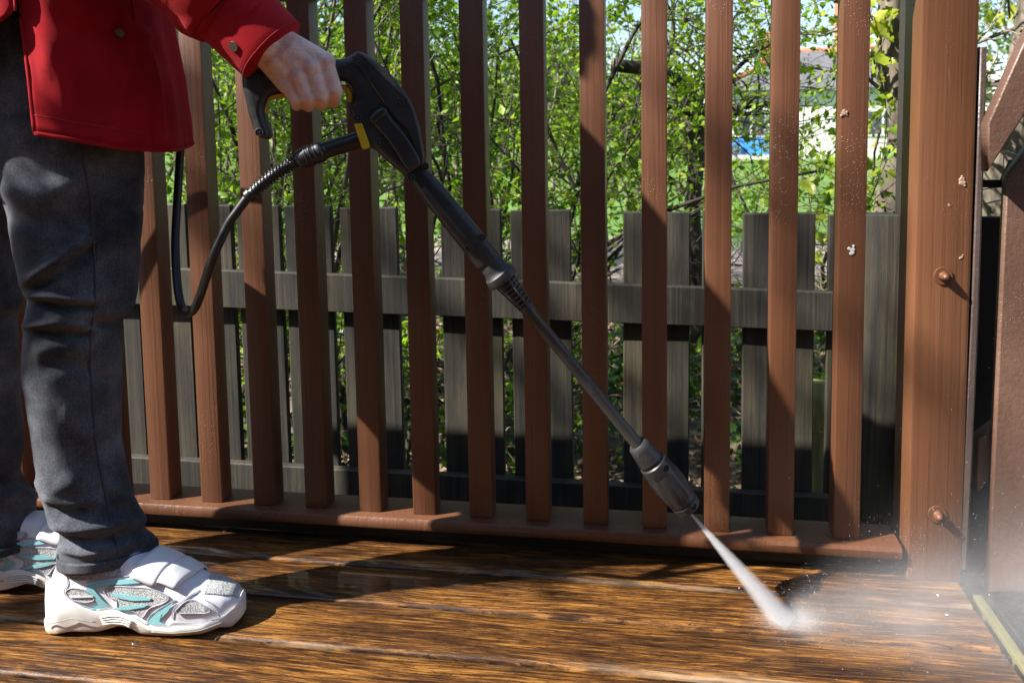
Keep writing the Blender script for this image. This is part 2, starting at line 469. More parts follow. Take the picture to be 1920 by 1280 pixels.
# ------------------------------------------------------------------ deck: every plank its own piece
rng = random.Random(4)
DX0, DX1 = -2.3, 0.470
bm = bmesh.new()
for k in range(8):
    xj = DX0 + .1 + k * .36
    b2 = box_bm(xj, xj + .045, -1.9, .16, -.16, -.034); me = from_bm('t', b2); bm.from_mesh(me); bpy.data.meshes.remove(me)
b2 = box_bm(DX0, DX1 - .03, -1.9, .165, -.31, -.165); me = from_bm('t', b2); bm.from_mesh(me); bpy.data.meshes.remove(me)
deck = tag(link('deck', from_bm('deck', bm, DIRT)), kind='structure')
gaps = [.150, .031, -.086, -.2005, -.322, -.443, -.561, -.679, -.797, -.915, -.1033 * 10, -1.151, -1.269, -1.387, -1.505, -1.623, -1.741]
for i in range(len(gaps) - 1):
    y1, y0 = gaps[i] - .0033, gaps[i + 1] + .0033
    yc = (y0 + y1) / 2; hw = (y1 - y0) / 2
    xe = DX1 + rng.uniform(-.004, .003)
    bmp = bmesh.new()
    # rounded profile swept along x with a little wander
    prof = [(-hw, -.028), (-hw, -.006), (-hw + .0015, -.0025), (-hw + .005, -.0006), (-hw * .5, .0), (0, .0004), (hw * .5, .0), (hw - .005, -.0006), (hw - .0015, -.0025), (hw, -.006), (hw, -.028)]
    nseg = 56; rows = []
    for a in range(nseg + 1):
        x = DX0 + (xe - DX0) * a / nseg
        rows.append([bmp.verts.new((x, p[0] + (.0011 * mnoise.noise((x * 9, i * 3.1 + (7 if p[0] > 0 else 0), 0)) if abs(p[0]) > hw * .8 else 0), p[1])) for p in prof])
    for a in range(nseg):
        for b in range(len(prof) - 1):
            bmp.faces.new((rows[a][b], rows[a + 1][b], rows[a + 1][b + 1], rows[a][b + 1]))
    bmp.faces.new(rows[0]); bmp.faces.new(list(reversed(rows[-1])))
    bmesh.ops.recalc_face_normals(bmp, faces=bmp.faces[:])
    pl = link('plank', from_bm('plank', bmp, DECK, True), deck, (0, yc, rng.uniform(-.0007, .0004)))
    smooth_by_angle(pl.data, 50)
    if -.75 < yc < .0:
        for xx in (-.775 + rng.uniform(-.03, .03), .43 + rng.uniform(-.01, .01)):
            bs = bmesh.new(); bmesh.ops.create_cone(bs, cap_ends=True, segments=14, radius1=.0042, radius2=.0034, depth=.0012)
            link('deck_screw', from_bm('deck_screw', bs, STEEL), pl, (xx, rng.choice((-.028, .03)), .0005))
# the mossy edge batten along the right end of the deck and the dark drop beside it
mm = M('mossy_edge_timber')
nz = mm.noise(mm.vec((8, 4, 8)), 1.0, 5, .6)
mm.set(Base_Color=mm.ramp(nz, ((.35, (.05, .05, .02)), (.55, (.20, .18, .06)), (.7, (.34, .30, .13)))), Roughness=.8, Normal=mm.bump(nz, .6, .004))
link('edge_batten', from_bm('edge_batten', box_bm(.4865, .5005, -1.7, -.028, -.075, -.010, .003), mm.m), deck)
link('edge_board', from_bm('edge_board', box_bm(.5035, .530, -1.7, .05, -.2, -.035, .003), DIRT), deck)

# ------------------------------------------------------------------ brown railing fence
BOT = [(281.7, 935), (377, 940.6), (475.6, 945.5), (572.3, 950), (674.2, 959.2), (773.8, 964.3), (879.7, 969), (986, 974.8), (1094, 981), (1204.3, 988.3), (1320.5, 997), (1439.6, 1004.7), (1562, 1010.6)]
bx = [U(u, v, y=0.0)[0] for u, v in BOT]
step = (bx[-1] - bx[0]) / 12
bx = [bx[0] - step * k for k in range(8, 0, -1)] + bx
rail_fence = tag(empty('railing_fence', (0, 0, 0)), 'brown painted railing fence of square upright bars along the wet deck', 'fence')
BW = .0415; RT = .054
bmesh_b = from_bm('baluster', box_bm(-BW / 2, BW / 2, -BW / 2, BW / 2, 0, .912, .0030, 2), BROWN, False)
smooth_by_angle(bmesh_b, 35)
balusters = []
for i, x in enumerate(bx):
    b = link('baluster', bmesh_b, rail_fence, (x + BW / 2, BW / 2, RT), (rng.uniform(-.0025, .0025), 0, rng.uniform(-.035, .035)))
    balusters.append(b)
RX0, RX1 = bx[0] - .1, U(1696, 1030, y=-.03)[0]
pr = [(-.0185, .0335), (-.020, .036), (-.020, .047), (-.0165, .0525), (-.006, .0540), (.055, .0545), (.075, .050), (.075, .036), (.070, .033)]
bmr = bmesh.new(); rows = []
ns = 60
for a in range(ns + 1):
    x = RX0 + (RX1 - RX0) * a / ns
    rows.append([bmr.verts.new((x, p[0] + .0008 * mnoise.noise((x * 7, p[1] * 50, 1)), p[1] - .0002)) for p in pr])
for a in range(ns):
    for b in range(len(pr)):
        c = (b + 1) % len(pr)
        bmr.faces.new((rows[a][b], rows[a + 1][b], rows[a + 1][c], rows[a][c]))
bmr.faces.new(rows[0]); bmr.faces.new(list(reversed(rows[-1])))
bmesh.ops.recalc_face_normals(bmr, faces=bmr.faces[:])
link('bottom_rail', smooth_by_angle(from_bm('bottom_rail', bmr, BROWN), 35), rail_fence)
link('sole_plate', from_bm('sole_plate', box_bm(RX0, RX1, .012, .062, .0012, .0328, .003), DIRT), rail_fence)
link('top_rail', smooth_by_angle(from_bm('top_rail', box_bm(RX0, RX1 + .0, -.0015, .060, RT + .914, RT + .950, .006), BROWN), 35), rail_fence)
# resin blobs and paint blisters on the bars
RESIN = mat_simple('dried_resin', (.36, .24, .18), .2, var=.5, scale=700, bump=.5)
def lump(parent, wp, r, mat, n, seed, flat=.5):
    rr = random.Random(seed)
    caps = []; q = [0.0, 0.0]
    for _ in range(n * 3):
        caps.append(((wp[0] + q[0] * r, wp[1], wp[2] + q[1] * r), r * rr.uniform(.12, .42)))
        q = [max(-1, min(1, q[0] + rr.uniform(-.45, .45))), max(-1.2, min(.8, q[1] + rr.uniform(-.45, .4)))]
    me = blob_mesh('resin_blob', [(c[0], 1, c[0], 1, (c[1], c[1] * flat, c[1])) for c in caps], r * .07, mat, 1)
    o = link('resin_blob', me, parent)
    o.matrix_parent_inverse = parent.matrix_basis.inverted()
    return o
lump(balusters[-1], U(1581, 208, y=-.0005), .0062, RESIN, 7, 1)
lump(balusters[-1], U(1592, 466, y=-.0005), .0068, mat_simple('white_fleck', (.52, .50, .47), .6, var=.3, scale=600, bump=.5), 7, 2, .25)
lump(balusters[-2], U(1478, 895, y=-.0005), .0020, RESIN, 4, 3)

# ------------------------------------------------------------------ big post with two bolts
PX0, PX1, PY = .3925, .4745, -.012
post = tag(link('timber_post', smooth_by_angle(from_bm('timber_post', box_bm(PX0, PX1, PY, .085, -.02, 1.45, .0055, 2), POSTBROWN), 35)),
           'thick square brown timber post with two bolts at the deck corner', 'post')
for (u, v) in ((1768, 517), (1757, 963)):
    p = U(u, v, y=PY)
    bo = bmesh.new()
    bmesh.ops.create_cone(bo, cap_ends=True, segments=28, radius1=.0142, radius2=.0135, depth=.0028)
    nut = link('washer', smooth_by_angle(from_bm('washer', bo, BROWN), 40), post, (p[0], PY - .0012, p[2]), (math.pi / 2, 0, 0))
    bo = bmesh.new()
    bmesh.ops.create_cone(bo, cap_ends=True, segments=6, radius1=.0080, radius2=.0076, depth=.006)
    d = bmesh.ops.create_uvsphere(bo, u_segments=16, v_segments=10, radius=.0066)
    for vv in d['verts']: vv.co.z = vv.co.z * 1.7 + .003
    link('dome_nut', from_bm('dome_nut', bo, BROWN, True), nut, (0, 0, .0042))
lump(post, U(1800, 338, y=PY - .0005), .0068, RESIN, 7, 5)
lump(post, U(1781, 386, y=PY - .0005), .0030, RESIN, 5, 6)
lump(post, U(1806, 478, y=PY - .0005), .0045, RESIN, 5, 7)

# ------------------------------------------------------------------ the gate beyond the post
gate = tag(empty('timber_gate', (.6, .06, 0)), 'faded brown timber gate with diagonal braces right of the bolted post', 'gate')
def gate_part(name, pts, y, half, mat, bev=.003):
    w = [U(u, v, y=y) for u, v in pts]
    me = plate(name, [(q[0], q[2]) for q in w], half, bev, mat, 1)
    o = link(name, me)
    o.matrix_world = Matrix.Translation((0, y + half, 0)) @ Matrix.Rotation(math.pi / 2, 4, 'X')
    o.parent = gate; o.matrix_parent_inverse = Matrix.Translation((-.6, -.06, 0))
    return o
gate_part('stile', [(1838, 88), (1852, 88), (1846, 300), (1836, 600), (1824, 868), (1814, 1070), (1796, 1070), (1806, 868), (1820, 600), (1831, 300)], -.010, .018, GREYBROWN)
gate_part('brace', [(1852, 232), (1905, 112), (1985, -60), (2035, -10), (1965, 140), (1918, 222), (1853, 322)], -.040, .016, GATE_BROWN)
gate_part('brace', [(1833, 822), (1868, 795), (1925, 745), (1990, 690), (2000, 770), (1930, 830), (1880, 880), (1832, 925)], .020, .014, GATE_BROWN)
gate_part('board', [(1888, 330), (1945, 250), (1960, 250), (1950, 560), (1940, 800), (1930, 1110), (1852, 1110), (1866, 800), (1877, 560)], -.002, .011, GATE_BROWN)
gate_part('board', [(1957, 230), (2040, 150), (2060, 560), (2050, 1110), (1934, 1110), (1946, 800), (1954, 560)], .000, .011, GATE_BROWN)
gate_part('board', [(1836, 407), (1893, 407), (1888, 700), (1875, 1075), (1788, 1075), (1808, 850), (1822, 650)], .135, .010, DIRT)
gate_part('ledge', [(1838, 338), (1882, 338), (1900, 300), (2040, 300), (2040, 352), (1838, 352)], .030, .010, DIRT)

# ------------------------------------------------------------------ weathered picket fence behind
GY = .56
pick = tag(empty('picket_fence', (-.3, GY, GZ)), 'weathered grey black picket fence seen behind the brown railing', 'fence')
PK = [(-60, 20), (28, 108), (116, 168), (176, 250), (262, 347), (356, 431), (443, 523), (531, 618), (638, 744), (825, 938), (957, 1070), (1167, 1293), (1317, 1369), (1395, 1531), (1555, 1612)]
for (ua, ub) in PK:
    um = (ua + ub) / 2
    vt = 383 + (um - 330) * .0165 + rng.uniform(-2.5, 2.5)
    xa, xb = U(ua, vt, y=GY)[0], U(ub, vt, y=GY)[0]
    zt = U(um, vt, y=GY)[2]
    me = from_bm('picket', box_bm(-(xb - xa) / 2, (xb - xa) / 2, 0, .019, GZ - .05, zt, .0022, 1), GREY)
    bmx = bmesh.new(); bmx.from_mesh(me)
    for v in bmx.verts:
        if v.co.z > zt - .02: v.co.z += rng.uniform(-.0015, .0015)
    bmx.to_mesh(me); bmx.free()
    o = link('picket', me); o.location = ((xa + xb) / 2, GY + rng.uniform(-.002, .003), 0); o.rotation_euler = (0, rng.uniform(-.004, .004), rng.uniform(-.02, .02))
    o.parent = pick; o.matrix_parent_inverse = Matrix.Translation((.3, -GY, -GZ))
def tilted(name, ua, va, ub, vb, dv, y, th, mat=GREY):
    a, b = U(ua, va, y=y), U(ub, vb, y=y); a2, b2 = U(ua, va + dv, y=y), U(ub, vb + dv * 1.08, y=y)
    bmx = bmesh.new()
    n = 12; f = []
    for k in range(n + 1):
        t = k / n
        tp = a + (b - a) * t; bt = a2 + (b2 - a2) * t
        j = .0012 * mnoise.noise((t * 9, va, 0))
        f.append([bmx.verts.new(p) for p in ((tp[0], y, tp[2] + j - .002), (tp[0], y + .003, tp[2] + j), (tp[0], y + th, tp[2] + j), (bt[0], y + th, bt[2] + j), (bt[0], y + .002, bt[2] + j), (bt[0], y, bt[2] + j + .002))])
    for k in range(n):
        for q in range(6): bmx.faces.new((f[k][q], f[k + 1][q], f[k + 1][(q + 1) % 6], f[k][(q + 1) % 6]))
    bmx.faces.new(f[0]); bmx.faces.new(list(reversed(f[-1])))
    bmesh.ops.recalc_face_normals(bmx, faces=bmx.faces[:])
    o = link(name, from_bm(name, bmx, mat)); o.parent = pick; o.matrix_parent_inverse = Matrix.Translation((.3, -GY, -GZ))
    return o
tilted('cross_rail', -120, 488, 1640, 551, 68, GY - .024, .022)
tilted('gravel_board', -120, 836, 1640, 938, 90, GY - .026, .024)
xa, xb = U(1619, 407, y=GY - .032)[0], U(1689, 405, y=GY - .032)[0]
o = link('fence_post', smooth_by_angle(from_bm('fence_post', box_bm(xa, xb, GY - .032, GY + .05, GZ - .05, U(1655, 404, y=GY - .032)[2], .003, 2), GREY), 35))
o.parent = pick; o.matrix_parent_inverse = Matrix.Translation((.3, -GY, -GZ))
xa, xb = U(1696, 407, y=GY - .03)[0], U(1712, 405, y=GY - .03)[0]
o = link('post_batten', from_bm('post_batten', box_bm(xa, xb, GY - .06, GY + .05, GZ - .05, 1.2, .002, 1), DIRT))
o.parent = pick; o.matrix_parent_inverse = Matrix.Translation((.3, -GY, -GZ))

# ================================================================== GARDEN BEHIND
LEAF = mat_leaf('young_hedge_leaf', (.14, .26, .014), (.26, .42, .022), (.42, .53, .045), .5)
LEAF2 = mat_leaf('shrub_leaf', (.075, .17, .014), (.15, .29, .020), (.28, .41, .035), .45)
IVY = mat_leaf('ivy_leaf', (.13, .22, .015), (.30, .37, .03), (.46, .48, .07), .40, .3)
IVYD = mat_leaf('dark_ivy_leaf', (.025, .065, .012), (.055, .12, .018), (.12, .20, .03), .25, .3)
LITTER = mat_leaf('dead_leaf', (.13, .075, .04), (.27, .18, .10), (.46, .36, .25), .15, .7)
FARLEAF = mat_leaf('far_leaf', (.07, .13, .02), (.13, .20, .03), (.22, .27, .07), .4)
BARK = mat_bark('grey_bark', (.055, .043, .032), (.26, .215, .16))
BARKD = mat_bark('dark_bark', (.022, .018, .014), (.10, .08, .058))
TWIG = mat_bark('pale_twig', (.12, .095, .06), (.42, .36, .25))
R = np.random.default_rng(7)

def leaves_mesh(name, C, size, mat, spread_up=.3, fold=.35, aspect=.62):
    """C: leaf positions (n,3) -> kite-shaped folded leaves, each an island"""
    n = len(C)
    d = R.normal(size=(n, 3)); d[:, 2] = d[:, 2] * .6 + spread_up; d /= np.linalg.norm(d, axis=1)[:, None]
    a = R.normal(size=(n, 3)); a -= d * (a * d).sum(1)[:, None]; a /= np.linalg.norm(a, axis=1)[:, None]
    nn = np.cross(d, a)
    s = (size * R.uniform(.55, 1.3, n))[:, None]
    base = C; tip = C + d * s + nn * s * R.uniform(-.2, .2, n)[:, None]
    mid = C + d * s * .45 - nn * s * .10 * fold
    le = C + d * s * .42 + a * s * aspect * .5 + nn * s * fold * .3
    ri = C + d * s * .42 - a * s * aspect * .5 + nn * s * fold * .3
    Vv = np.stack([base, le, tip, ri, mid], 1).reshape(-1, 3)
    k = np.arange(n)[:, None] * 5
    Ff = np.concatenate([k + np.array([[0, 4, 1, 1]]), k + np.array([[4, 2, 1, 1]]), k + np.array([[0, 3, 4, 4]]), k + np.array([[4, 3, 2, 2]])])[:, :3]
    return mesh_np(name, Vv, Ff, mat)

IVY_OUT = [(0, 0), (-.10, .20), (.05, .50), (.26, .36), (.46, .46), (.60, .24), (1.0, 0), (.60, -.24), (.46, -.46), (.26, -.36), (.05, -.50), (-.10, -.20)]
def lobed_mesh(name, C, size, mat, droop=-.3):
    n = len(C); m = len(IVY_OUT)
    d = R.normal(size=(n, 3)); d[:, 2] = d[:, 2] * .5 + droop; d /= np.linalg.norm(d, axis=1)[:, None]
    a = R.normal(size=(n, 3)); a -= d * (a * d).sum(1)[:, None]; a /= np.linalg.norm(a, axis=1)[:, None]
    nn = np.cross(d, a); s = (size * R.uniform(.45, 1.25, n))[:, None]
    Vv = [C + d * s * .3 - nn * s * .06]
    for (x, y) in IVY_OUT:
        Vv.append(C + d * s * x + a * s * y + nn * s * (abs(y) * .25 - .25 * max(0, x - .5) ** 2 + R.normal(size=(n, 1)) * .02))
    Vv = np.stack(Vv, 1).reshape(-1, 3)
    k = np.arange(n)[:, None] * (m + 1)
    Ff = np.concatenate([k + np.array([[0, 1 + i, 1 + (i + 1) % m]]) for i in range(m)])
    return mesh_np(name, Vv, Ff, mat, True)
def grow(p, d, L, r, depth, acc, tips, jit=.22, n=6, kids=(3, 5), up=.05, rmin=.0012):
    """a crooked branch with side branches; collects leaf positions along the thin wood"""
    pts = [np.array(p, float)]; rad = [r]; d = np.array(d, float); d /= np.linalg.norm(d)
    m = 7 if depth > 0 else 5
    for k in range(m):
        d = d + R.normal(size=3) * jit + np.array([0, 0, up]); d /= np.linalg.norm(d)
        pts.append(pts[-1] + d * L / m); rad.append(max(rmin, r * (1 - .75 * (k + 1) / m)))
    acc.add(*tube_np(pts, rad, n if r > .006 else 5 if r > .003 else 4, False))
    if depth <= 1:
        for k in range(1, m + 1): tips.append(pts[k])
    if depth > 0:
        for _ in range(R.integers(*kids)):
            k = R.integers(2, m + 1); t = R.uniform(0, 1)
            q = pts[k - 1] * (1 - t) + pts[k] * t
            e = R.normal(size=3); e -= d * np.dot(e, d) * .6; e /= np.linalg.norm(e)
            grow(q, d * .55 + e * .8, L * R.uniform(.4, .65), rad[k] * .62, depth - 1, acc, tips, jit, n, kids, up, rmin)

def shrub(name, label, cat, base, h, stems, lean, r, lsize, per, mat, bark, group=None, depth=3, rad=.25, kids=(3, 5), clip=None, cl=.5):
    """multi-stemmed shrub or small tree -> trunk (all wood) and crown (leaves)"""
    root = tag(empty(name, base), label, cat, group)
    acc = Acc(); tips = []
    for s in range(stems):
        a = R.uniform(0, 2 * np.pi); q = np.array([math.cos(a), math.sin(a), 0]) * rad * R.uniform(.1, 1)
        grow(q, np.array([math.cos(a) * lean, math.sin(a) * lean, 1.0]), h * R.uniform(.75, 1.1), r * R.uniform(.7, 1.2), depth, acc, tips, .16, 7, kids)
    acc.keep_behind(base[1], .68)
    link('trunk', acc.mesh('trunk', bark), root)
    T = np.array(tips); T = T[T[:, 1] + base[1] > .69]
    if clip is not None: T = T[clip(T + np.array(base))]
    C = np.repeat(T, per + 1, axis=0)
    C = C + R.normal(size=C.shape) * lsize * cl
    link('crown', leaves_mesh('crown', C, lsize, mat), root)
    return root

shr = 'leafy shrubs growing behind the picket fence'
# (photo column, depth behind, height, stems, leaf size, leaves per tip, label)
rows = [
    (150, 1.15, 1.9, 4, .027, 3, 'bright green shrub partly hidden behind the jeans and jacket'),
    (330, 1.1, 1.7, 4, .026, 3, 'bright green shrub seen between the leftmost brown bars'),
    (430, 1.5, 2.1, 5, .028, 3, 'twiggy green shrub behind the loop of black hose'),
    (520, 1.05, 1.8, 4, .026, 3, 'green shrub behind the black spray gun handle'),
    (620, 1.7, 2.2, 5, .030, 3, 'tall leafy shrub behind the hand on the spray gun'),
    (705, 1.15, 1.7, 4, .026, 3, 'green shrub behind the yellow clip of the spray gun'),
    (815, 1.3, 2.0, 4, .027, 3, 'twiggy green shrub right of the spray gun body'),
    (930, 2.1, 2.1, 3, .028, 2, 'open leafy shrub with sky showing, near the photo centre'),
    (1045, 1.6, 1.9, 4, .027, 2, 'light green shrub behind the bars above the black lance'),
    (1150, 2.6, 1.9, 2, .027, 1, 'airy green shrub left of the crooked dark tree'),
]
for (u, dp, h, st, ls, per, lab) in rows:
    p = U(u, 500, y=dp)
    shrub('leafy_shrub', lab, 'shrub', (p[0], dp, GZ - .02), h, st, .32, .013, ls, per, LEAF if R.random() < .6 else LEAF2, BARK if R.random() < .6 else BARKD, shr)
# crooked dark tree with a sawn-off limb
tx = U(1300, 500, y=2.3)
tree = tag(empty('crooked_tree', (tx[0], 2.3, GZ)), 'crooked dark tree with a sawn off limb above the picket fence', 'tree')
acc = Acc(); tips = []
def T2(u, v, y=2.3): return U(u, v, y=y) - np.array([tx[0], 2.3, GZ])
tr = spline([T2(1310, 640), T2(1306, 500), T2(1298, 400), T2(1306, 300), T2(1308, 215), T2(1282, 165), T2(1235, 135, 2.2), T2(1150, 122, 2.1)])
acc.add(*tube_np(tr, np.linspace(.040, .026, len(tr)) , 10))
for (a, b, c) in (((1306, 215), (1330, 120), (1350, -60)), ((1300, 260), (1258, 150), (1240, -40)), ((1240, 135), (1262, 60), (1255, -80)), ((1308, 320), (1350, 240), (1420, 180)), ((1302, 380), (1250, 330), (1180, 300)), ((1308, 240), (1380, 130), (1480, 60)), ((1306, 215), (1230, 200), (1160, 215)), ((1310, 215), (1400, 200), (1500, 190))):
    pts = spline([T2(*a), T2(*b, 2.3 + R.uniform(-.3, .3)), T2(*c, 2.3 + R.uniform(-.5, .5))], 5)
    acc.add(*tube_np(pts, np.linspace(.017, .005, len(pts)), 7))
    for k in range(2, len(pts)):
        for _ in range(1):
            grow(pts[k], R.normal(size=3) + np.array([0, -.2, .2]), R.uniform(.3, .6), .005, 1, acc, tips, .25, 5, (2, 4))
link('trunk', acc.mesh('trunk', BARKD), tree)
cut = bmesh.new(); bmesh.ops.create_cone(cut, cap_ends=True, segments=14, radius1=.027, radius2=.026, depth=.006)
link('sawn_end', from_bm('sawn_end', cut, mat_simple('sawn_wood', (.50, .33, .16), .8, scale=150)), tree, tuple(tr[-1]), (0, math.pi / 2, 0))
C = np.array(tips); C = np.concatenate([C, C[::2]]); C = C + R.normal(size=C.shape) * .02
link('crown', leaves_mesh('crown', C, .026, LEAF), tree)
# small shrubs in front of the lawn, right of the crooked tree
for (u, dp, h, st, lab) in ((1455, 3.2, .95, 1, 'sparse green shrub in front of the lawn and white house'), (1600, 2.4, 1.8, 2, 'twiggy green shrub in front of the white house')):
    p = U(u, 500, y=dp)
    shrub('leafy_shrub', lab, 'shrub', (p[0], dp, GZ - .02), h, st, .25, .012, .028, 3, LEAF, BARKD, shr)

# ivy-clad tree on the right
IVY_ONE = [lobed_mesh('leaf', np.zeros((1, 3)), 1.0, IVY) for _ in range(6)]
def ivy_tree(u, dp, h, r, lab, n, size, w):
    p = U(u, 400, y=dp)
    root = tag(empty('ivy_tree', (p[0], dp, GZ)), lab, 'tree')
    acc = Acc(); tips = []
    pts = [(R.normal() * .02, R.normal() * .02, k * h / 8) for k in range(9)]
    acc.add(*tube_np(pts, np.linspace(r, r * .7, 9), 12))
    for k in range(26):
        z = R.uniform(.3, 1) * h; a = R.uniform(0, 6.28)
        grow((0, 0, z), (math.cos(a), math.sin(a), .2), w * R.uniform(.5, 1.0), .007, 1, acc, tips, .3, 5, (2, 4))
    acc.keep_behind(dp, .70)
    link('trunk', acc.mesh('trunk', BARK), root)
    T = np.array(tips); T = T[T[:, 1] + dp > .72]; C = T[R.integers(0, len(T), n)] + R.normal(size=(n, 3)) * .05
    W0 = C + np.array((p[0], dp, GZ))
    pv = np.array([pix(q) for q in W0]); dist = np.linalg.norm(W0 - CAM, axis=1)
    seen = (pv[:, 0] > -20) & (pv[:, 0] < 1940) & (pv[:, 1] > -20) & (pv[:, 1] < 700)
    order = np.argsort(np.where(seen, dist, 1e3)); pick_ = order[:170]; rest = order[170:]
    link('crown', lobed_mesh('crown', C[rest], size, IVY), root)['kind'] = 'stuff'
    for i in pick_:
        o = link('leaf', IVY_ONE[int(R.integers(0, len(IVY_ONE)))], root, tuple(C[i]), tuple(R.uniform(0, 6.28, 3)))
        k = size * R.uniform(.6, 1.35); o.scale = (k, k, k)
    a2 = Acc(); t2 = []
    for k in range(30):
        a = R.uniform(0, 6.28)
        grow((math.cos(a) * r, math.sin(a) * r, R.uniform(.1, .7) * h), (math.cos(a), math.sin(a), R.normal() * .5), R.uniform(.3, .6), .004, 1, a2, t2, .4, 4, (2, 4))
    a2.keep_behind(dp, .68)
    link('climbing_stem', a2.mesh('climbing_stem', TWIG), root)
    return root
ivy_tree(1668, 1.15, 2.1, .045, 'pale green ivy covered trunk left of the big brown post', 760, .040, .42)
ivy_tree(1905, 1.5, 2.3, .07, 'yellow green ivy covered tree above the timber gate', 950, .050, .5)

# low ivy and brambles, leaf litter and twigs on the ground behind the fence
acc = Acc(); tips = []
for k in range(170):
    x, y = R.uniform(-2.6, 1.4), R.uniform(.75, 3.2)
    a = R.uniform(0, 6.28)
    grow((x, y, GZ), (math.cos(a), math.sin(a), R.uniform(.2, 1.0)), R.uniform(.25, .6), .004, 1, acc, tips, .35, 4, (1, 4), -.02)
acc.keep_behind(0, .64)
tag(link('bramble_twigs', acc.mesh('bramble_twigs', TWIG)), 'tangle of pale twigs on the ground behind the picket fence', 'twigs', kind='stuff')
T = np.array(tips); T = T[T[:, 1] > .70]
sel = T[R.integers(0, len(T), 5200)]
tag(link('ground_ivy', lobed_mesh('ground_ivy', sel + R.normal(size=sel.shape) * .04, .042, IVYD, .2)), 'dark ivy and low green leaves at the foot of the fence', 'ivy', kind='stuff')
sel = T[R.integers(0, len(T), 2600)]
tag(link('low_greenery', leaves_mesh('low_greenery', sel + R.normal(size=sel.shape) * .05, .030, LEAF, .4, .25, .7)), 'bright low sprouting leaves behind the picket fence', 'leaves', kind='stuff')
n = 9000
C = np.stack([R.uniform(-3, 1.6, n), R.uniform(.62, 3.9, n), np.full(n, GZ + .012) + R.uniform(0, .03, n)], 1)
tag(link('leaf_litter', leaves_mesh('leaf_litter', C, .045, LITTER, -.2, .5, .6)), 'brown dead leaves covering the soil behind the fence', 'leaf litter', kind='stuff')
# lit log / stake glimpsed low between the bars
bmx = bmesh.new()
stake = tag(link('mossy_log', None, None, tuple(U(1540, 950, y=.78))), 'mossy pale log standing behind the fence low between the right bars', 'log')
Vv, Ff = tube_np(spline([(0.005, 0, -.30), (-.004, .01, .05), (-.012, .02, .32)], 6), np.linspace(.036, .027, 13), 12)
Vv = Vv + np.array([[.004 * mnoise.noise((p[0] * 40, p[1] * 40, p[2] * 9)), .004 * mnoise.noise((p[1] * 40, p[0] * 40, p[2] * 9)), 0] for p in Vv])
lm = M('mossy_bark'); lz = lm.noise(lm.vec((20, 20, 5)), 1, 5)
lm.set(Base_Color=lm.ramp(lz, ((.35, (.14, .13, .03)), (.5, (.30, .28, .07)), (.65, (.50, .42, .26)))), Roughness=.85, Normal=lm.bump(lz, .8, .006))
link('bark', mesh_np('bark', Vv, Ff, lm.m, True), stake)

# tall dense hedge trees further back on the left, thinner to the right
for i, (u, dp, h, sp, n, mat, lab) in enumerate((
        (40, 4.2, 3.2, .9, 7000, LEAF2, 'dense green tree far behind the jacket, leftmost'),
        (330, 3.6, 3.0, .9, 7000, LEAF, 'dense green tree behind the leftmost bars and hose'),
        (560, 4.4, 3.0, .9, 4600, LEAF2, 'dense green tree further back behind the spray gun'),
        (800, 4.8, 2.6, .9, 2600, LEAF, 'loose green tree further back right of the spray gun'),
        (1010, 5.4, 2.3, .9, 2000, LEAF2, 'thin green tree further back near the photo centre'),
        (1120, 7.5, 2.0, .8, 1300, LEAF, 'thin green tree further back behind the crooked tree'))):
    p = U(u, 400, y=dp)
    root = tag(empty('hedge_tree', (p[0], dp, GZ)), lab, 'tree', 'hedge trees further back')
    acc = Acc(); tips = []
    for s in range(7):
        a = R.uniform(0, 6.28)
        grow((math.cos(a) * .3, math.sin(a) * .3, 0), (math.cos(a) * .3, math.sin(a) * .3, 1), h * R.uniform(.7, 1.1), .026, 3, acc, tips, .14, 6, (3, 5))
    link('trunk', acc.mesh('trunk', BARK if i % 2 else BARKD), root)
    T = np.array(tips); C = T[R.integers(0, len(T), n)] + R.normal(size=(n, 3)) * .06
    link('crown', leaves_mesh('crown', C, .052, mat), root)
# a far garden hedge of brownish scrub and trees toward the horizon
for i, (x, y, h, n, lab) in enumerate(((-16, 26, 7, 5200, 'far leafy tree, leftmost on the skyline'), (-9.5, 24, 4.6, 5200, 'far leafy tree second from the left on the skyline'), (-4.6, 27, 3.6, 4000, 'far leafy tree on the skyline left of the house'),
                                      (-.6, 31, 3.0, 3000, 'far leafy tree just left of the white house'), (15.5, 27, 6.5, 4200, 'far leafy tree right of the white house'))):
    root = tag(empty('skyline_tree', (x, y, GZ)), lab, 'tree', 'far trees on the skyline')
    acc = Acc(); tips = []
    for s in range(5):
        a = R.uniform(0, 6.28)
        grow((math.cos(a) * .5, math.sin(a) * .5, 0), (math.cos(a) * .45, math.sin(a) * .45, 1), h * R.uniform(.7, 1.0), .16, 3, acc, tips, .16, 6, (4, 6), .05, .012)
    link('trunk', acc.mesh('trunk', BARK), root)
    T = np.array(tips); C = T[R.integers(0, len(T), n)] + R.normal(size=(n, 3)) * .35
    link('crown', leaves_mesh('crown', C, .26, FARLEAF), root)
# low brown bed edge in front of the lawn
acc = Acc(); tips = []
for k in range(120):
    a = R.uniform(0, 6.28)
    grow((R.uniform(-9, 7), R.uniform(13, 15), GZ), (math.cos(a) * .4, math.sin(a) * .4, 1), R.uniform(.5, 1.3), .012, 2, acc, tips, .2, 5, (2, 4), .02, .004)
tag(link('far_scrub', acc.mesh('far_scrub', TWIG)), 'pale bare scrub at the far side of the lawn', 'scrub', kind='stuff')

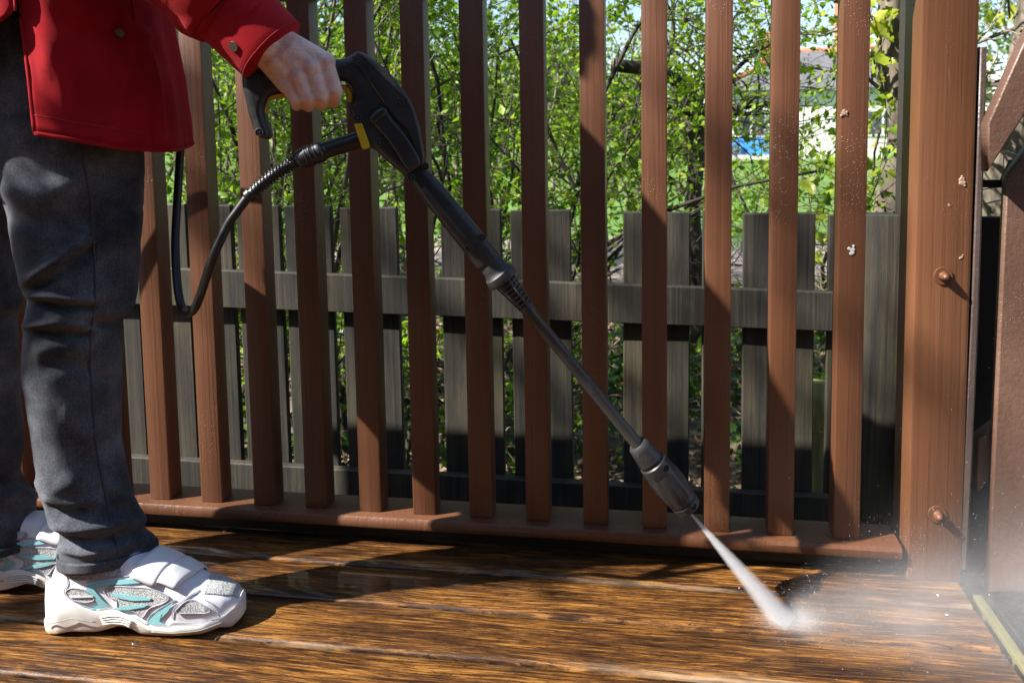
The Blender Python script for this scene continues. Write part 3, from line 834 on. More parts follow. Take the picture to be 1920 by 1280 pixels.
# ------------------------------------------------------------------ white house
HY = 34.0
hx0, hx1 = U(1352, 290, y=HY)[0], U(1700, 290, y=HY)[0] + 3
hz1 = U(1400, 168, y=HY)[2]
house = tag(empty('white_house', ((hx0 + hx1) / 2, HY, GZ)), 'white rendered house with slate roof and brick chimneys beyond the lawn', 'house')
WHITE = mat_simple('white_render', (.72, .71, .68), .8, var=.05, scale=3, bump=.2)
SLATE = mat_simple('grey_slate', (.13, .13, .14), .6, var=.3, scale=6, bump=.3)
BRICK = mat_simple('orange_brick', (.42, .16, .08), .8, var=.3, scale=12, bump=.3)
GLASSY = mat_simple('dark_window_glass', (.05, .06, .07), .08, var=.3, scale=1)
off = Matrix.Translation((-(hx0 + hx1) / 2, -HY, -GZ))
def hpart(name, me, parent=house):
    o = link(name, me, parent)
    if parent is house: o.matrix_parent_inverse = off
    return o
hpart('wall', from_bm('wall', box_bm(hx0, hx1, HY, HY + 7, GZ, hz1, .02), WHITE))
rz = hz1 + 1.75; e = .35
bmx = bmesh.new()
q = [bmx.verts.new(p) for p in ((hx0 - e, HY - e, hz1 - .05), (hx1 + e, HY - e, hz1 - .05), (hx1 + e, HY + 7 + e, hz1 - .05), (hx0 - e, HY + 7 + e, hz1 - .05), (hx0 + 3.2, HY + 3.5, rz), (hx1 - 2, HY + 3.5, rz))]
for f in ((0, 1, 5, 4), (1, 2, 5), (2, 3, 4, 5), (3, 0, 4), (3, 2, 1, 0)): bmx.faces.new([q[k] for k in f])
roof = hpart('roof', from_bm('roof', bmx, SLATE))
for (a, b) in (((hx0 - e, HY - e, hz1 - .03), (hx0 + 3.2, HY + 3.5, rz)), ((hx0 + 3.2, HY + 3.5, rz), (hx1 - 2, HY + 3.5, rz))):
    V2, F2 = tube_np([a, b], .12, 8)
    o = link('ridge_tiles', mesh_np('ridge_tiles', V2, F2, BRICK, True), roof); 
for (u, v0, v1) in ((1440, 62, 135), (1582, -40, 90)):
    a = U(u, v1, y=HY + 3.5); b = U(u, v0, y=HY + 3.5)
    o = link('chimney', from_bm('chimney', box_bm(a[0] - .33, a[0] + .33, HY + 3.1, HY + 3.9, a[2] - .5, b[2], .02), BRICK), roof)
for (u, v0, v1, wd) in ((1408, 205, 258, .55), (1655, 205, 255, .6)):
    a = U(u, v0, y=HY); b = U(u, v1, y=HY)
    wf = hpart('window', from_bm('window', box_bm(a[0] - wd, a[0] + wd, HY - .06, HY + .05, b[2], a[2], .01), WHITE))
    for k in (-1, 1):
        link('pane', from_bm('pane', box_bm(a[0] + k * wd * .5 - wd * .42, a[0] + k * wd * .5 + wd * .42, HY - .07, HY - .03, b[2] + .08, a[2] - .08), GLASSY), wf)
# blue tarpaulin heap
tp = U(1408, 290, y=31.0)
bmx = bmesh.new()
for k in range(15):
    for j in range(9):
        s, t = k / 14, j / 8
        hgt = .62 * min(1, 4.5 * min(s, 1 - s)) * min(1, 3.5 * min(t, 1 - t)) * (1 + .25 * mnoise.noise((s * 7, t * 5, 3)))
        bmx.verts.new((-1.0 + 2.0 * s, -.5 + t, max(hgt, 0)))
bmx.verts.ensure_lookup_table()
for k in range(14):
    for j in range(8): bmx.faces.new([bmx.verts[i] for i in (k * 9 + j, (k + 1) * 9 + j, (k + 1) * 9 + j + 1, k * 9 + j + 1)])
tag(link('blue_tarpaulin', from_bm('blue_tarpaulin', bmx, mat_simple('blue_tarp', (.03, .22, .62), .4, var=.25, scale=4), True), None, (tp[0], 31.0, tp[2])), 'bright blue tarpaulin covering a heap in front of the white house', 'tarpaulin')

# ================================================================== PRESSURE WASHER LANCE
NOZ = np.array([.035, -.155, .160])                 # tip of the nozzle
HND = U(600, 170, y=-.31)                           # hand on the grip
GA = math.atan2(HND[1] - NOZ[1], HND[0] - NOZ[0]) + math.pi      # heading of the gun's vertical plane
GE = np.array([math.cos(GA), math.sin(GA), 0.0]); GN = np.array([math.sin(GA), -math.cos(GA), 0.0])
def G2(u, v, n=0.0):
    """photo pixel -> (along, height) in the gun's own plane"""
    p = UP(u, v, HND, GA, n) - HND
    return (float(np.dot(p, GE)), float(p[2]))
def G3(u, v, n=0.0):
    return UP(u, v, HND, GA, n)
gun_mw = Matrix(((GE[0], 0, GN[0], HND[0]), (GE[1], 0, GN[1], HND[1]), (0, 1, 0, HND[2]), (0, 0, 0, 1)))
gun = tag(empty('pressure_washer_lance'), 'black pressure washer gun and lance with yellow trigger held over the deck', 'pressure washer')
gun.matrix_world = gun_mw
def gpart(name, me, parent=gun): return link(name, me, parent)
def smooth_pts(pts, k=4):
    return [tuple(p) for p in spline(list(pts) + [pts[0]], k)[:-1]]
body_px = [(456, 138), (470, 133), (490, 132), (520, 130), (560, 124), (600, 117), (622, 113), (640, 112), (655, 107), (672, 99), (686, 104), (706, 117), (730, 138), (752, 165), (768, 188), (778, 210), (786, 236), (792, 262), (797, 290), (799, 306), (782, 316), (764, 330), (746, 319), (728, 304), (714, 290), (702, 280), (690, 274), (681, 256), (674, 236), (662, 224), (656, 210), (657, 196), (664, 188), (663, 172), (656, 158), (640, 152), (610, 158), (570, 165), (535, 172), (513, 180), (503, 190), (499, 208), (503, 226), (510, 248), (506, 261), (492, 259), (481, 250), (471, 222), (463, 190), (457, 160)]
gpart('body', smooth_by_angle(plate('body', smooth_pts([G2(*p) for p in body_px], 3), .0195, .0105, PLASTIC, 4), 50))
# raised spine over the top of the housing
spine = [(660, 110), (673, 99), (700, 113), (732, 140), (755, 170), (772, 196), (783, 228), (790, 262), (796, 300), (786, 306), (772, 270), (762, 246), (742, 226), (722, 200), (700, 168), (678, 136)]
me = plate('housing_shoulder', smooth_pts([G2(*p) for p in spine], 3), .0235, .0045, PLASTIC, 3)
gpart('housing_shoulder', smooth_by_angle(me, 50))
# safety slide: a long tapering lever on the side
lever = [(694, 221), (700, 211), (716, 202), (724, 206), (738, 226), (760, 252), (778, 280), (789, 305), (776, 318), (762, 316), (746, 292), (726, 262), (706, 240)]
o = gpart('side_lever', smooth_by_angle(plate('side_lever', smooth_pts([G2(*p, .02) for p in lever], 3), .0265, .004, PLASTIC, 3), 50))
knob = [(693, 222), (703, 210), (716, 202), (726, 207), (724, 216), (711, 226), (699, 232)]
gpart('lever_knob', smooth_by_angle(plate('lever_knob', smooth_pts([G2(*p, .02) for p in knob], 3), .030, .004, PLASTIC, 3), 50))
# barrel sleeve: rounded box section swept along the axis
UX, UY = 143 / 226.77, 176 / 226.77
A0, A1 = G2(777, 318), G2(920, 494)
ax = np.array(A1) - np.array(A0); AL = np.linalg.norm(ax); ax /= AL; az = np.array([-ax[1], ax[0]])
def axis_at(t): return np.array(G2(777 + UX * t, 318 + UY * t))
def loc(t): return float(np.linalg.norm(axis_at(t + 5) - axis_at(t - 5)) / 10)      # metres per photo pixel, smaller far down the lance
def along_axis(t, off=0.0): return axis_at(t) + az * off * loc(t)
def lathe_axis(name, prof, mat, n=28, sq=1.0, ny=1.0, smooth=True):
    """revolve (t, r) about the lance axis; sq < 1 squares the section off"""
    Vv = []; Ff = []
    for (t, r) in prof:
        for k in range(n):
            a = 2 * math.pi * k / n
            c, s = math.cos(a), math.sin(a)
            c = math.copysign(abs(c) ** sq, c); s = math.copysign(abs(s) ** sq, s)
            p = along_axis(t, r * c)
            Vv.append((p[0], p[1], r * ny * s * loc(t)))
    m = len(prof)
    for i in range(m - 1):
        for k in range(n): Ff.append((i * n + k, i * n + (k + 1) % n, (i + 1) * n + (k + 1) % n, (i + 1) * n + k))
    c0 = len(Vv); p = along_axis(prof[0][0]); Vv.append((p[0], p[1], 0)); p = along_axis(prof[-1][0]); Vv.append((p[0], p[1], 0))
    for k in range(0, n, 2):
        Ff.append((c0, (k + 2) % n, k + 1, k)); Ff.append((c0 + 1, (m - 1) * n + k, (m - 1) * n + k + 1, (m - 1) * n + (k + 2) % n))
    me = mesh_np(name, Vv, Ff, mat, smooth)
    return smooth_by_angle(me, 38) if smooth else me
def T(px): return px
gpart('barrel_sleeve', lathe_axis('barrel_sleeve', [(T(-6), T(15)), (T(-4), T(16.5)), (T(0), T(17.2)), (T(20), T(20)), (T(60), T(23.5)), (T(150), T(24.5)), (T(215), T(25)), (T(221), T(24.2)), (T(224), T(22))], PLASTIC, 40, .72, .95))
# moulded grip ribs along the under side of the sleeve
acc = Acc()
for k in range(46):
    t = T(38 + k * 2.6); rr = T(25.6) * (.90 + .08 * min(1, k / 12))
    arc = [(*along_axis(t - .8 * j, rr * math.cos(a) * 1.0), rr * .95 * math.sin(a) * loc(t)) for j, a in enumerate(np.linspace(math.radians(100), math.radians(165), 6))]
    acc.add(*tube_np(arc, .00052, 5))
gpart('grip_ribs', acc.mesh('grip_ribs', PLASTIC))
gpart('collar', lathe_axis('collar', [(T(222), T(22)), (T(224), T(23)), (T(238), T(23)), (T(246), T(25)), (T(250), T(29)), (T(262), T(30)), (T(266), T(28.5)), (T(267), T(22))], PLASTIC, 36, .78))
# slotted bend-relief cone: core, rings and lengthwise bars
cone = gpart('slotted_cone', lathe_axis('slotted_cone', [(T(264), T(15)), (T(335), T(8))], BLACK, 20))
acc = Acc()
for k in range(8):
    t = T(266 + k * 9.2); r = T(21.0 - k * 1.15)
    ring = [(*along_axis(t, r * math.cos(a)), r * math.sin(a) * loc(t)) for a in np.linspace(0, 2 * np.pi, 25)]
    acc.add(*tube_np(ring, 1.25 * loc(t), 6, False))
for a in np.linspace(0, 2 * np.pi, 7)[:-1] + .25:
    acc.add(*tube_np([(*along_axis(266, 21 * math.cos(a)), 21 * math.sin(a) * loc(266)), (*along_axis(331, 12.9 * math.cos(a)), 12.9 * math.sin(a) * loc(331))], 1.5 * loc(300), 6))
link('cone_ribs', acc.mesh('cone_ribs', PLASTIC), cone)
tube_end = math.hypot(1197 - 777, 838 - 318)
gpart('lance_tube', lathe_axis('lance_tube', [(T(325), T(11)), (T(331), T(12.8)), (T(348), T(12.6)), (T(351), T(11.2)), (T(480), T(11.2)), (T(tube_end + 5), T(11.0))], PLASTIC, 24))
n0 = tube_end - 2
noz = gpart('nozzle', lathe_axis('nozzle', [(T(n0 - 4), T(11)), (T(n0 - 5), T(15)), (T(n0 - 1), T(18.5)), (T(n0 + 8), T(20)), (T(n0 + 34), T(23.5)), (T(n0 + 36), T(22)), (T(n0 + 40), T(22)), (T(n0 + 42), T(25.5)), (T(n0 + 56), T(26.5)), (T(n0 + 92), T(27.5)), (T(n0 + 128), T(25.5)), (T(n0 + 130), T(23.5)), (T(n0 + 133), T(23.5)), (T(n0 + 135), T(25.0)), (T(n0 + 149), T(22.5)), (T(n0 + 151), T(18)), (T(n0 + 146), T(9)), (T(n0 + 144), T(4))], PLASTIC, 40))
for k in range(8):                                   # raised grip pads round the nozzle
    a0 = 2 * math.pi * k / 8 + .2
    Vv = []; Ff = []
    tt = np.linspace(n0 + 62, n0 + 124, 7); aa = np.linspace(a0 - .28, a0 + .28, 5)
    for t in tt:
        for a in aa:
            edge = (t in (tt[0], tt[-1])) or (a in (aa[0], aa[-1]))
            base = np.interp(t, [n0 + 56, n0 + 92, n0 + 128], [26.5, 27.5, 25.5])
            r = T(base + (-.3 if edge else 1.9))
            Vv.append((*along_axis(t, r * math.cos(a)), r * math.sin(a) * loc(t)))
    for i in range(6):
        for j in range(4): Ff.append((i * 5 + j, i * 5 + j + 1, (i + 1) * 5 + j + 1, (i + 1) * 5 + j))
    link('grip_pad', mesh_np('grip_pad', Vv, Ff, PLASTIC), noz)
for (a, t) in ((1.05, n0 + 54), (2.0, n0 + 58), (1.25, n0 + 141), (2.2, n0 + 141)):   # vent holes
    r = T(np.interp(t, [n0 + 42, n0 + 56, n0 + 92, n0 + 135, n0 + 149], [25.5, 26.5, 27.5, 25, 22.5]) + .25)
    Vv = []; ctr = np.array((*along_axis(t, r * math.cos(a)), r * math.sin(a) * loc(t)))
    e1 = np.array((ax[0], ax[1], 0)); e2 = np.array((-az[0] * math.sin(a), -az[1] * math.sin(a), math.cos(a))); e3 = np.cross(e1, e2)
    Vv.append(ctr + e3 * 0)
    for k in range(16): Vv.append(ctr + 6.2 * loc(t) * (math.cos(k * math.pi / 8) * e1 * .85 + math.sin(k * math.pi / 8) * e2))
    hole = mesh_np('vent_hole', Vv, [(0, k + 1, (k + 1) % 16 + 1) for k in range(16)], mat_simple('hole_black', (.002, .002, .002), .9))
    link('vent_hole', hole, noz)
# screws set into round wells
SCREW = mat_simple('dark_screw', (.10, .10, .10), .3, .7)
def screw(u, v, n, parent=gun):
    p = G2(u, v, n)
    bs = bmesh.new(); bmesh.ops.create_cone(bs, cap_ends=True, segments=18, radius1=.0048, radius2=.0048, depth=.0016)
    o = link('screw_well', from_bm('screw_well', bs, BLACK), parent, (p[0], p[1], n))
    acc = Acc()
    acc.add(*tube_np([(.0049 * math.cos(a), .0049 * math.sin(a), .0008) for a in np.linspace(0, 2 * np.pi, 19)], .0006, 6, False))
    link('well_rim', acc.mesh('well_rim', PLASTIC), o)
    bs = bmesh.new(); bmesh.ops.create_cone(bs, cap_ends=True, segments=12, radius1=.0026, radius2=.0022, depth=.0016)
    link('screw_head', from_bm('screw_head', bs, SCREW), o, (0, 0, .0010))
for (u, v, n) in ((671, 115, .0235), (750, 192, .0235), (670, 221, .0195), (712, 267, .0195), (486, 248, .0190), (478, 144, .0195), (797, 312, .0140), (771, 333, .0155), (904, 445, .0172), (879, 465, .0168)): screw(u, v, n)
# yellow trigger and yellow clip
tr_px = [(500, 214), (497, 203), (498, 192), (505, 183), (520, 179), (545, 177), (580, 175), (615, 171), (640, 165), (650, 167), (657, 178), (658, 192)]
tp3 = np.array([(*G2(*p), 0.0) for p in spline(tr_px, 4)])
Vv, Ff = tube_np(tp3, .0042, 12); Vv[:, 2] *= 2.6
gpart('trigger', smooth_by_angle(mesh_np('trigger', Vv, Ff, YELLOW, True), 60))
gpart('yellow_clip', smooth_by_angle(plate('yellow_clip', [G2(*p, .02) for p in ((664, 234), (668, 232), (678, 231), (681, 236), (694, 274), (692, 278), (682, 281), (678, 277))], .0212, .0015, YELLOW, 2), 40))
# hose tail, ribbed collar and spiral strain relief
def gtube(name, px, r, mat, n=20, z=0.0, k=5, parent=gun):
    P = np.array([(*G2(*p), z) for p in spline(px, k)])
    rr = r if np.isscalar(r) else np.interp(np.linspace(0, 1, len(P)), np.linspace(0, 1, len(r)), r)
    return gpart(name, mesh_np(name, *tube_np(P, rr, n), mat, True), parent)
gtube('hose_tail', [(690, 255), (660, 266), (625, 277), (598, 286)], .0116, BLACK)
gtube('hose_collar', [(606, 283), (602, 284.5), (598, 286), (590, 289), (580, 292.5), (570, 296), (562, 299), (556, 302)], [.0128, .0146, .0146, .0138, .0146, .0138, .0128, .0098], BLACK)
acc = Acc()
for (u, v) in ((592, 288.5), (583, 291.5), (575, 294.5)):
    c = np.array((*G2(u, v), 0.0)); d = np.array((*G2(u - 10, v + 3.5), 0.0)) - c; d /= np.linalg.norm(d); e = np.array((-d[1], d[0], 0))
    acc.add(*tube_np([c + .0144 * (math.cos(a) * e + math.sin(a) * np.array((0, 0, 1.0))) for a in np.linspace(0, 2 * np.pi, 25)], .0011, 6, False))
gpart('collar_rings', acc.mesh('collar_rings', BLACK))
rel = spline([(558, 301), (535, 313), (510, 330), (485, 350), (463, 371)], 20)
P = np.array([(*G2(*p), 0.0) for p in rel])
strain = gpart('strain_relief', mesh_np('strain_relief', *tube_np(P, np.linspace(.0074, .0069, len(P)), 16), BLACK, True))
acc = Acc()
for k in range(0, 30):
    i = int(3 + k * (len(P) - 12) / 30)
    d = P[i + 1] - P[i]; d /= np.linalg.norm(d); e = np.array((-d[1], d[0], 0)); r = .0094 - k * .00003
    s = 0 if k % 2 else math.pi
    acc.add(*tube_np([P[i] + r * (math.cos(a) * e + math.sin(a) * np.array((0, 0, 1.0))) + d * .0010 * (a - s) / 3 for a in np.linspace(s - 1.9, s + 1.9, 14)], .00125, 6))
for i0, i1 in ((0, 4), (len(P) - 9, len(P) - 1)):
    acc.add(*tube_np(P[i0:i1], .0094, 16))
link('relief_coils', acc.mesh('relief_coils', BLACK), strain)

# the hose drops from the strain relief, loops and runs up behind the jacket
hp = [(G3(463, 371)), G3(445, 396), G3(426, 424), G3(399, 483), U(378, 546, y=HND[1] - .015), U(366, 576, y=HND[1] - .012), U(354, 587, y=HND[1]), U(343, 580, y=HND[1] + .015), U(335, 552, y=HND[1] + .03), U(330, 500, y=HND[1] + .05), U(329, 440, y=HND[1] + .07), U(334, 350, y=HND[1] + .09), U(339, 270, y=HND[1] + .10), U(345, 200, y=HND[1] + .10), U(335, 150, y=-.20), np.array((-.80, -.16, .86)), np.array((-1.05, -.10, .80)), np.array((-1.35, -.12, .35)), np.array((-1.7, -.2, .02)), np.array((-2.2, -.35, .012))]
hs = spline(hp, 8)
tag(link('hose', mesh_np('hose', *tube_np(hs, .0062, 14), BLACK, True)), 'thin black high pressure hose looping down from the spray gun', 'hose')

# ================================================================== PERSON
def v3(p): return (float(p[0]), float(p[1]), float(p[2]))
WR = G3(494, 78, .030)                               # wrist
EL = U(262, -150, y=-.385)                            # elbow, above the frame
SH = np.array((-.885, -.425, 1.33))                   # shoulder
caps = []
def cap(a, ra, b, rb): caps.append((v3(a), ra, v3(b), rb))
# forearm and arm
fw = WR + (EL - WR) * .25
cap(WR, .0265, fw, .031); cap(fw, .031, EL, .040); cap(EL, .041, SH, .050)
MCP = [G3(610, 116, .026), G3(585, 127, .031), G3(559, 145, .031), G3(536, 161, .026)]
PIP = [G3(630, 172, .0275), G3(603, 180, .0300), G3(578, 185, .0300), G3(554, 186, .0265)]
DIP = [G3(626, 192, .006), G3(602, 197, .007), G3(578, 200, .007), G3(556, 199, .006)]
TIP = [G3(622, 178, -.016), G3(600, 182, -.016), G3(577, 184, -.016), G3(558, 186, -.014)]
rM = [.0118, .0118, .0110, .0100]; rP = [.0098, .0097, .0091, .0082]; rD = [.0086, .0086, .0080, .0072]
for k in range(4):
    wk = WR + GN * (.000 - .002 * abs(k - 1.2)) + np.array((0, 0, .012 - .010 * k)) * .9
    cap(wk, .0215 - .0015 * k, MCP[k] - GN * .006, .0135 - .0008 * k)
    cap(MCP[k], rM[k] * .92, PIP[k], rP[k]); cap(PIP[k], rP[k], DIP[k], rD[k]); cap(DIP[k], rD[k], TIP[k], rD[k] * .9)
    caps.append((v3(MCP[k] + GN * .0015 + np.array((0, 0, .001))), 1, v3(MCP[k]), 1, (rM[k] * 1.02, rM[k] * 1.02, rM[k] * .95)))
for k in range(3):                                   # web between the knuckles
    cap((MCP[k] + MCP[k + 1]) / 2 - GN * .005, .0115, (WR + (MCP[k] + MCP[k + 1]) / 2) / 2 - GN * .001, .0185)
# palm mass and thumb lying along the far side of the grip
pc = (WR + MCP[1] + MCP[2]) / 3
cap(pc - GN * .012, .020, (MCP[1] + MCP[2]) / 2 - GN * .016 + np.array((0, 0, -.004)), .014)
cap(WR - GN * .012, .021, (WR + MCP[0]) / 2 - GN * .022, .019)
th = [G3(540, 96, -.004), G3(575, 104, -.026), G3(612, 118, -.034), G3(632, 134, -.033)]
cap(th[0], .018, th[1], .0135); cap(th[1], .0132, th[2], .0112); cap(th[2], .0110, th[3], .0098)
# other arm, trunk, neck, head, legs (mostly under clothing)
SL = np.array((-.89, -.16, 1.33)); EL2 = np.array((-.87, -.11, 1.08)); WR2 = np.array((-.74, -.17, 1.00))
cap(SH, .05, SL, .05); cap(SL, .05, EL2, .04); cap(EL2, .038, WR2, .027)
cap(WR2, .026, WR2 + np.array((.06, -.01, -.01)), .020)
for k in range(4): cap(WR2 + np.array((.05, -.03 + .018 * k, -.01)), .010, WR2 + np.array((.10, -.032 + .019 * k, -.035)), .0082)
cap(WR2 + np.array((.02, -.03, 0)), .011, WR2 + np.array((.06, -.055, .0)), .009)
BC = np.array((-.90, -.285, 0))
cap(BC + [0, 0, 1.25], .10, BC + [0, 0, .95], .09); cap(BC + [0, 0, .95], .09, BC + [0, 0, .84], .085)
cap(BC + [.0, 0, .84], .075, BC + [.03, -.01, .66], .055)
cap(BC + [.0, 0, 1.25], .06, BC + [.02, 0, 1.44], .055)
caps.append((v3(BC + [.045, 0, 1.575]), 1, v3(BC + [.045, 0, 1.575]), 1, (.095, .075, .118)))
cap(BC + [.10, 0, 1.50], .045, BC + [.115, 0, 1.485], .032)                 # jaw
cap(BC + [.135, 0, 1.585], .010, BC + [.158, 0, 1.555], .013)               # nose
for s in (-1, 1):
    cap(BC + [.03, s * .076, 1.575], .016, BC + [.028, s * .080, 1.555], .012)   # ears
    cap(BC + [.125, s * .030, 1.592], .013, BC + [.128, s * .034, 1.588], .012)  # brow and eye
person = tag(link('person', blob_mesh('person', caps, .0024, SKIN, 3)), 'person in red jacket, grey jeans and white trainers holding the black lance', 'person')
# lips and hair
bmh = bmesh.new(); r = bmesh.ops.create_uvsphere(bmh, u_segments=32, v_segments=20, radius=1)
for v in r['verts']:
    n = 1 + .05 * mnoise.noise(Vector(v.co) * 6)
    v.co = Vector((v.co.x * .108 * n, v.co.y * .090 * n, v.co.z * .122 * n)) + Vector(v3(BC + [.02, 0, 1.595]))
for v in [v for v in bmh.verts if v.co.x > BC[0] + .085 and v.co.z < 1.64]: bmh.verts.remove(v)
link('hair', from_bm('hair', bmh, HAIR, True), person)

# ------------------------------------------------------------------ jeans
FOLDS = [  # (polyline in photo pixels on the near leg, amplitude m, width px)
    ([(178, 438), (140, 468), (100, 496), (44, 533)], .0075, 12), ([(180, 462), (140, 494), (100, 518), (56, 545)], -.0065, 11),
    ([(46, 552), (100, 556), (178, 566)], .0060, 8), ([(58, 566), (110, 577), (176, 574)], -.0070, 8),
    ([(44, 612), (110, 603), (172, 614)], .0062, 9), ([(62, 622), (110, 632), (172, 627)], -.0065, 8),
    ([(80, 588), (130, 591), (172, 592)], .0035, 8), ([(178, 590), (215, 588), (245, 570)], .005, 10), ([(180, 606), (215, 606), (238, 596)], -.005, 9),
    ([(60, 660), (110, 650), (172, 655)], .003, 14), ([(70, 690), (120, 684), (172, 690)], -.003, 14),
    ([(0, 352), (60, 372), (120, 352), (160, 330)], .004, 20), ([(20, 410), (80, 420), (170, 395)], -.004, 20), ([(190, 380), (240, 392), (274, 388)], -.003, 7),
    ([(60, 900), (100, 918), (150, 905)], .004, 15), ([(82, 948), (115, 964), (165, 958)], -.006, 9), ([(80, 930), (130, 946), (190, 935)], .004, 9),
    ([(95, 985), (140, 992), (200, 985), (262, 962)], .006, 9), ([(110, 1004), (150, 1018), (195, 1018), (250, 990)], -.0075, 8),
    ([(108, 1026), (160, 1036), (215, 1026), (290, 1000)], .005, 9), ([(200, 900), (225, 930), (255, 945)], .004, 10), ([(195, 925), (220, 955), (262, 970)], -.004, 9),
    ([(150, 840), (170, 870), (165, 900)], -.004, 12), ([(118, 760), (150, 800), (160, 830)], .003, 14), ([(190, 700), (215, 720), (230, 725)], -.003, 10),
]
def seg_d(p, a, b):
    ab = b - a; t = np.clip(((p - a) @ ab) / (ab @ ab), 0, 1)
    q = a + t[:, None] * ab
    return np.linalg.norm(p - q, axis=1), t
def fold_disp(px, folds):
    D = np.zeros(len(px))
    for line, amp, wd in folds:
        L = [np.array(q, float) for q in line]; best = np.full(len(px), 1e9); par = np.zeros(len(px))
        for i in range(len(L) - 1):
            d, t = seg_d(px, L[i], L[i + 1]); m = d < best
            best = np.where(m, d, best); par = np.where(m, (i + t) / (len(L) - 1), par)
        D += 1.6 * amp * np.exp(-(best / wd) ** 2) * np.clip(np.minimum(par, 1 - par) * 5 + .35, 0, 1)
    return D
def leg(rows, yc0, yc1, depth, folds, seed, n=96, sub=7):
    cen = []; hw = []; views = []
    dep = np.interp(np.linspace(0, 1, (len(rows) - 1) * sub + 1), np.linspace(0, 1, len(depth)), depth)
    for (ul, vl, ur, vr), t in zip(rows, np.linspace(0, 1, len(rows))):
        y = yc0 + (yc1 - yc0) * t
        c0 = U((ul + ur) / 2, (vl + vr) / 2, y=y)
        dv = (c0 - CAM)[:2]; dv = dv / np.linalg.norm(dv); views.append(dv)
        an = math.atan2(-dv[0], dv[1])
        a, b = UP(ul, vl, c0, an), UP(ur, vr, c0, an)
        cen.append((a + b) / 2); hw.append((b - a) / 2 * .975)
    cen = spline(cen, sub); hw = spline(hw, sub)
    Vv = []
    th = np.linspace(0, 2 * np.pi, n, endpoint=False)
    vdir = np.mean(views, axis=0); vdir = np.array((vdir[0], vdir[1], 0)) / np.linalg.norm(vdir)
    for c, h, dd in zip(cen, hw, dep):
        hl = np.linalg.norm(h)
        cs = np.sign(np.cos(th)) * np.abs(np.cos(th)) ** .92; sn = np.sign(np.sin(th)) * np.abs(np.sin(th)) ** .92
        Vv.append(c + cs[:, None] * h + sn[:, None] * (-vdir * hl * dd))
    m = len(cen); Vv = np.array(Vv)
    nor = Vv - cen[:, None, :]; nor[:, :, 2] *= .15; nor /= np.linalg.norm(nor, axis=2)[:, :, None]
    flat = Vv.reshape(-1, 3); nf = nor.reshape(-1, 3)
    px = np.array([pix(p) for p in flat])
    near = np.clip(-(nf @ vdir) * 2.2 + .5, 0, 1)
    D = fold_disp(px, folds) * near
    wr = np.array([mnoise.noise((p[0] * 16 + seed, p[1] * 16, p[2] * 26)) * .0022 + mnoise.noise((p[0] * 42 + seed, p[1] * 42, p[2] * 60)) * .0008 for p in flat])
    leg.facing = -(nf @ vdir)
    return flat + nf * (D + wr)[:, None], m, n
def grid_faces(m, n):
    F = []
    for i in range(m - 1):
        for k in range(n): F.append((i * n + k, i * n + (k + 1) % n, (i + 1) * n + (k + 1) % n, (i + 1) * n + k))
    return np.array(F)
near_rows = [(-50, 40, 262, 40), (-48, 120, 270, 120), (-40, 200, 275, 200), (-28, 280, 275, 280), (-8, 340, 274, 340), (6, 400, 272, 395), (18, 460, 268, 450), (30, 520, 264, 520), (40, 548, 258, 556), (47, 566, 246, 581), (43, 600, 237, 598), (40, 640, 235, 630), (38, 690, 232, 660), (42, 740, 233, 710), (50, 790, 230, 770), (58, 840, 231, 815), (66, 890, 239, 862), (73, 935, 250, 915), (84, 968, 264, 950), (98, 988, 276, 970), (106, 1005, 271, 987), (108, 1036, 291, 1006), (108, 1066, 298, 1028)]
far_rows = [(-215, 200, 20, 200), (-205, 300, 22, 300), (-190, 400, 26, 400), (-165, 480, 34, 480), (-140, 560, 43, 560), (-138, 600, 36, 600), (-140, 660, 38, 650), (-140, 740, 42, 730), (-132, 800, 46, 790), (-122, 850, 48, 832), (-116, 890, 42, 880), (-112, 925, 60, 912), (-108, 955, 70, 932), (-100, 985, 74, 955), (-92, 1020, 84, 985), (-90, 1048, 88, 1000)]
far_folds = [([(-60, 880), (0, 900), (60, 905)], -.006, 10), ([(-60, 905), (10, 930), (70, 925)], .006, 10), ([(-60, 950), (20, 965), (75, 950)], -.005, 9), ([(-60, 560), (0, 575), (42, 560)], .005, 12), ([(-60, 590), (0, 600), (40, 590)], -.005, 10)]
V1, m1, n1 = leg(near_rows, -.315, -.306, (.70, .74, .82, .88, .92, .92, .88, .80, .68, .60), FOLDS, 1)
FACE1 = leg.facing
V2, m2, n2 = leg(far_rows, -.225, -.235, (.62, .66, .75, .85, .92, .92, .85, .75, .66), far_folds, 9)
# seat and hips closing the two legs, under the jacket
acc = Acc(); acc.add(V1, grid_faces(m1, n1)); acc.add(V2, grid_faces(m2, n2))
hip = []
th = np.linspace(0, 2 * np.pi, 48, endpoint=False)
for (z, cx, rx, ry) in ((.76, -.91, .120, .115), (.82, -.91, .125, .125), (.90, -.91, .120, .125), (.98, -.91, .11, .12)):
    hip.append(np.stack([cx + rx * np.cos(th), -.275 + ry * np.sin(th), np.full(48, z)], 1))
acc.add(np.concatenate(hip), grid_faces(4, 48))
trousers = link('trousers', acc.mesh('trousers', DENIM), person)
sm = trousers.modifiers.new('thick', 'SOLIDIFY'); sm.thickness = .0022; sm.offset = -1
STITCH = mat_simple('dark_denim_seam', (.045, .05, .062), .9, scale=400, bump=.4)
def surf_near(V, u, v):
    """point of the near leg surface seen at a photo pixel"""
    px = surf_near.px; d = (px[:, 0] - u) ** 2 + (px[:, 1] - v) ** 2 + (FACE1 < .1) * 1e6
    i = np.argsort(d)[:4]; wgt = 1 / (d[i] + 1); return (V[i] * wgt[:, None]).sum(0) / wgt.sum()
surf_near.px = np.array([pix(p) for p in V1]); surf_near.cut = -.315
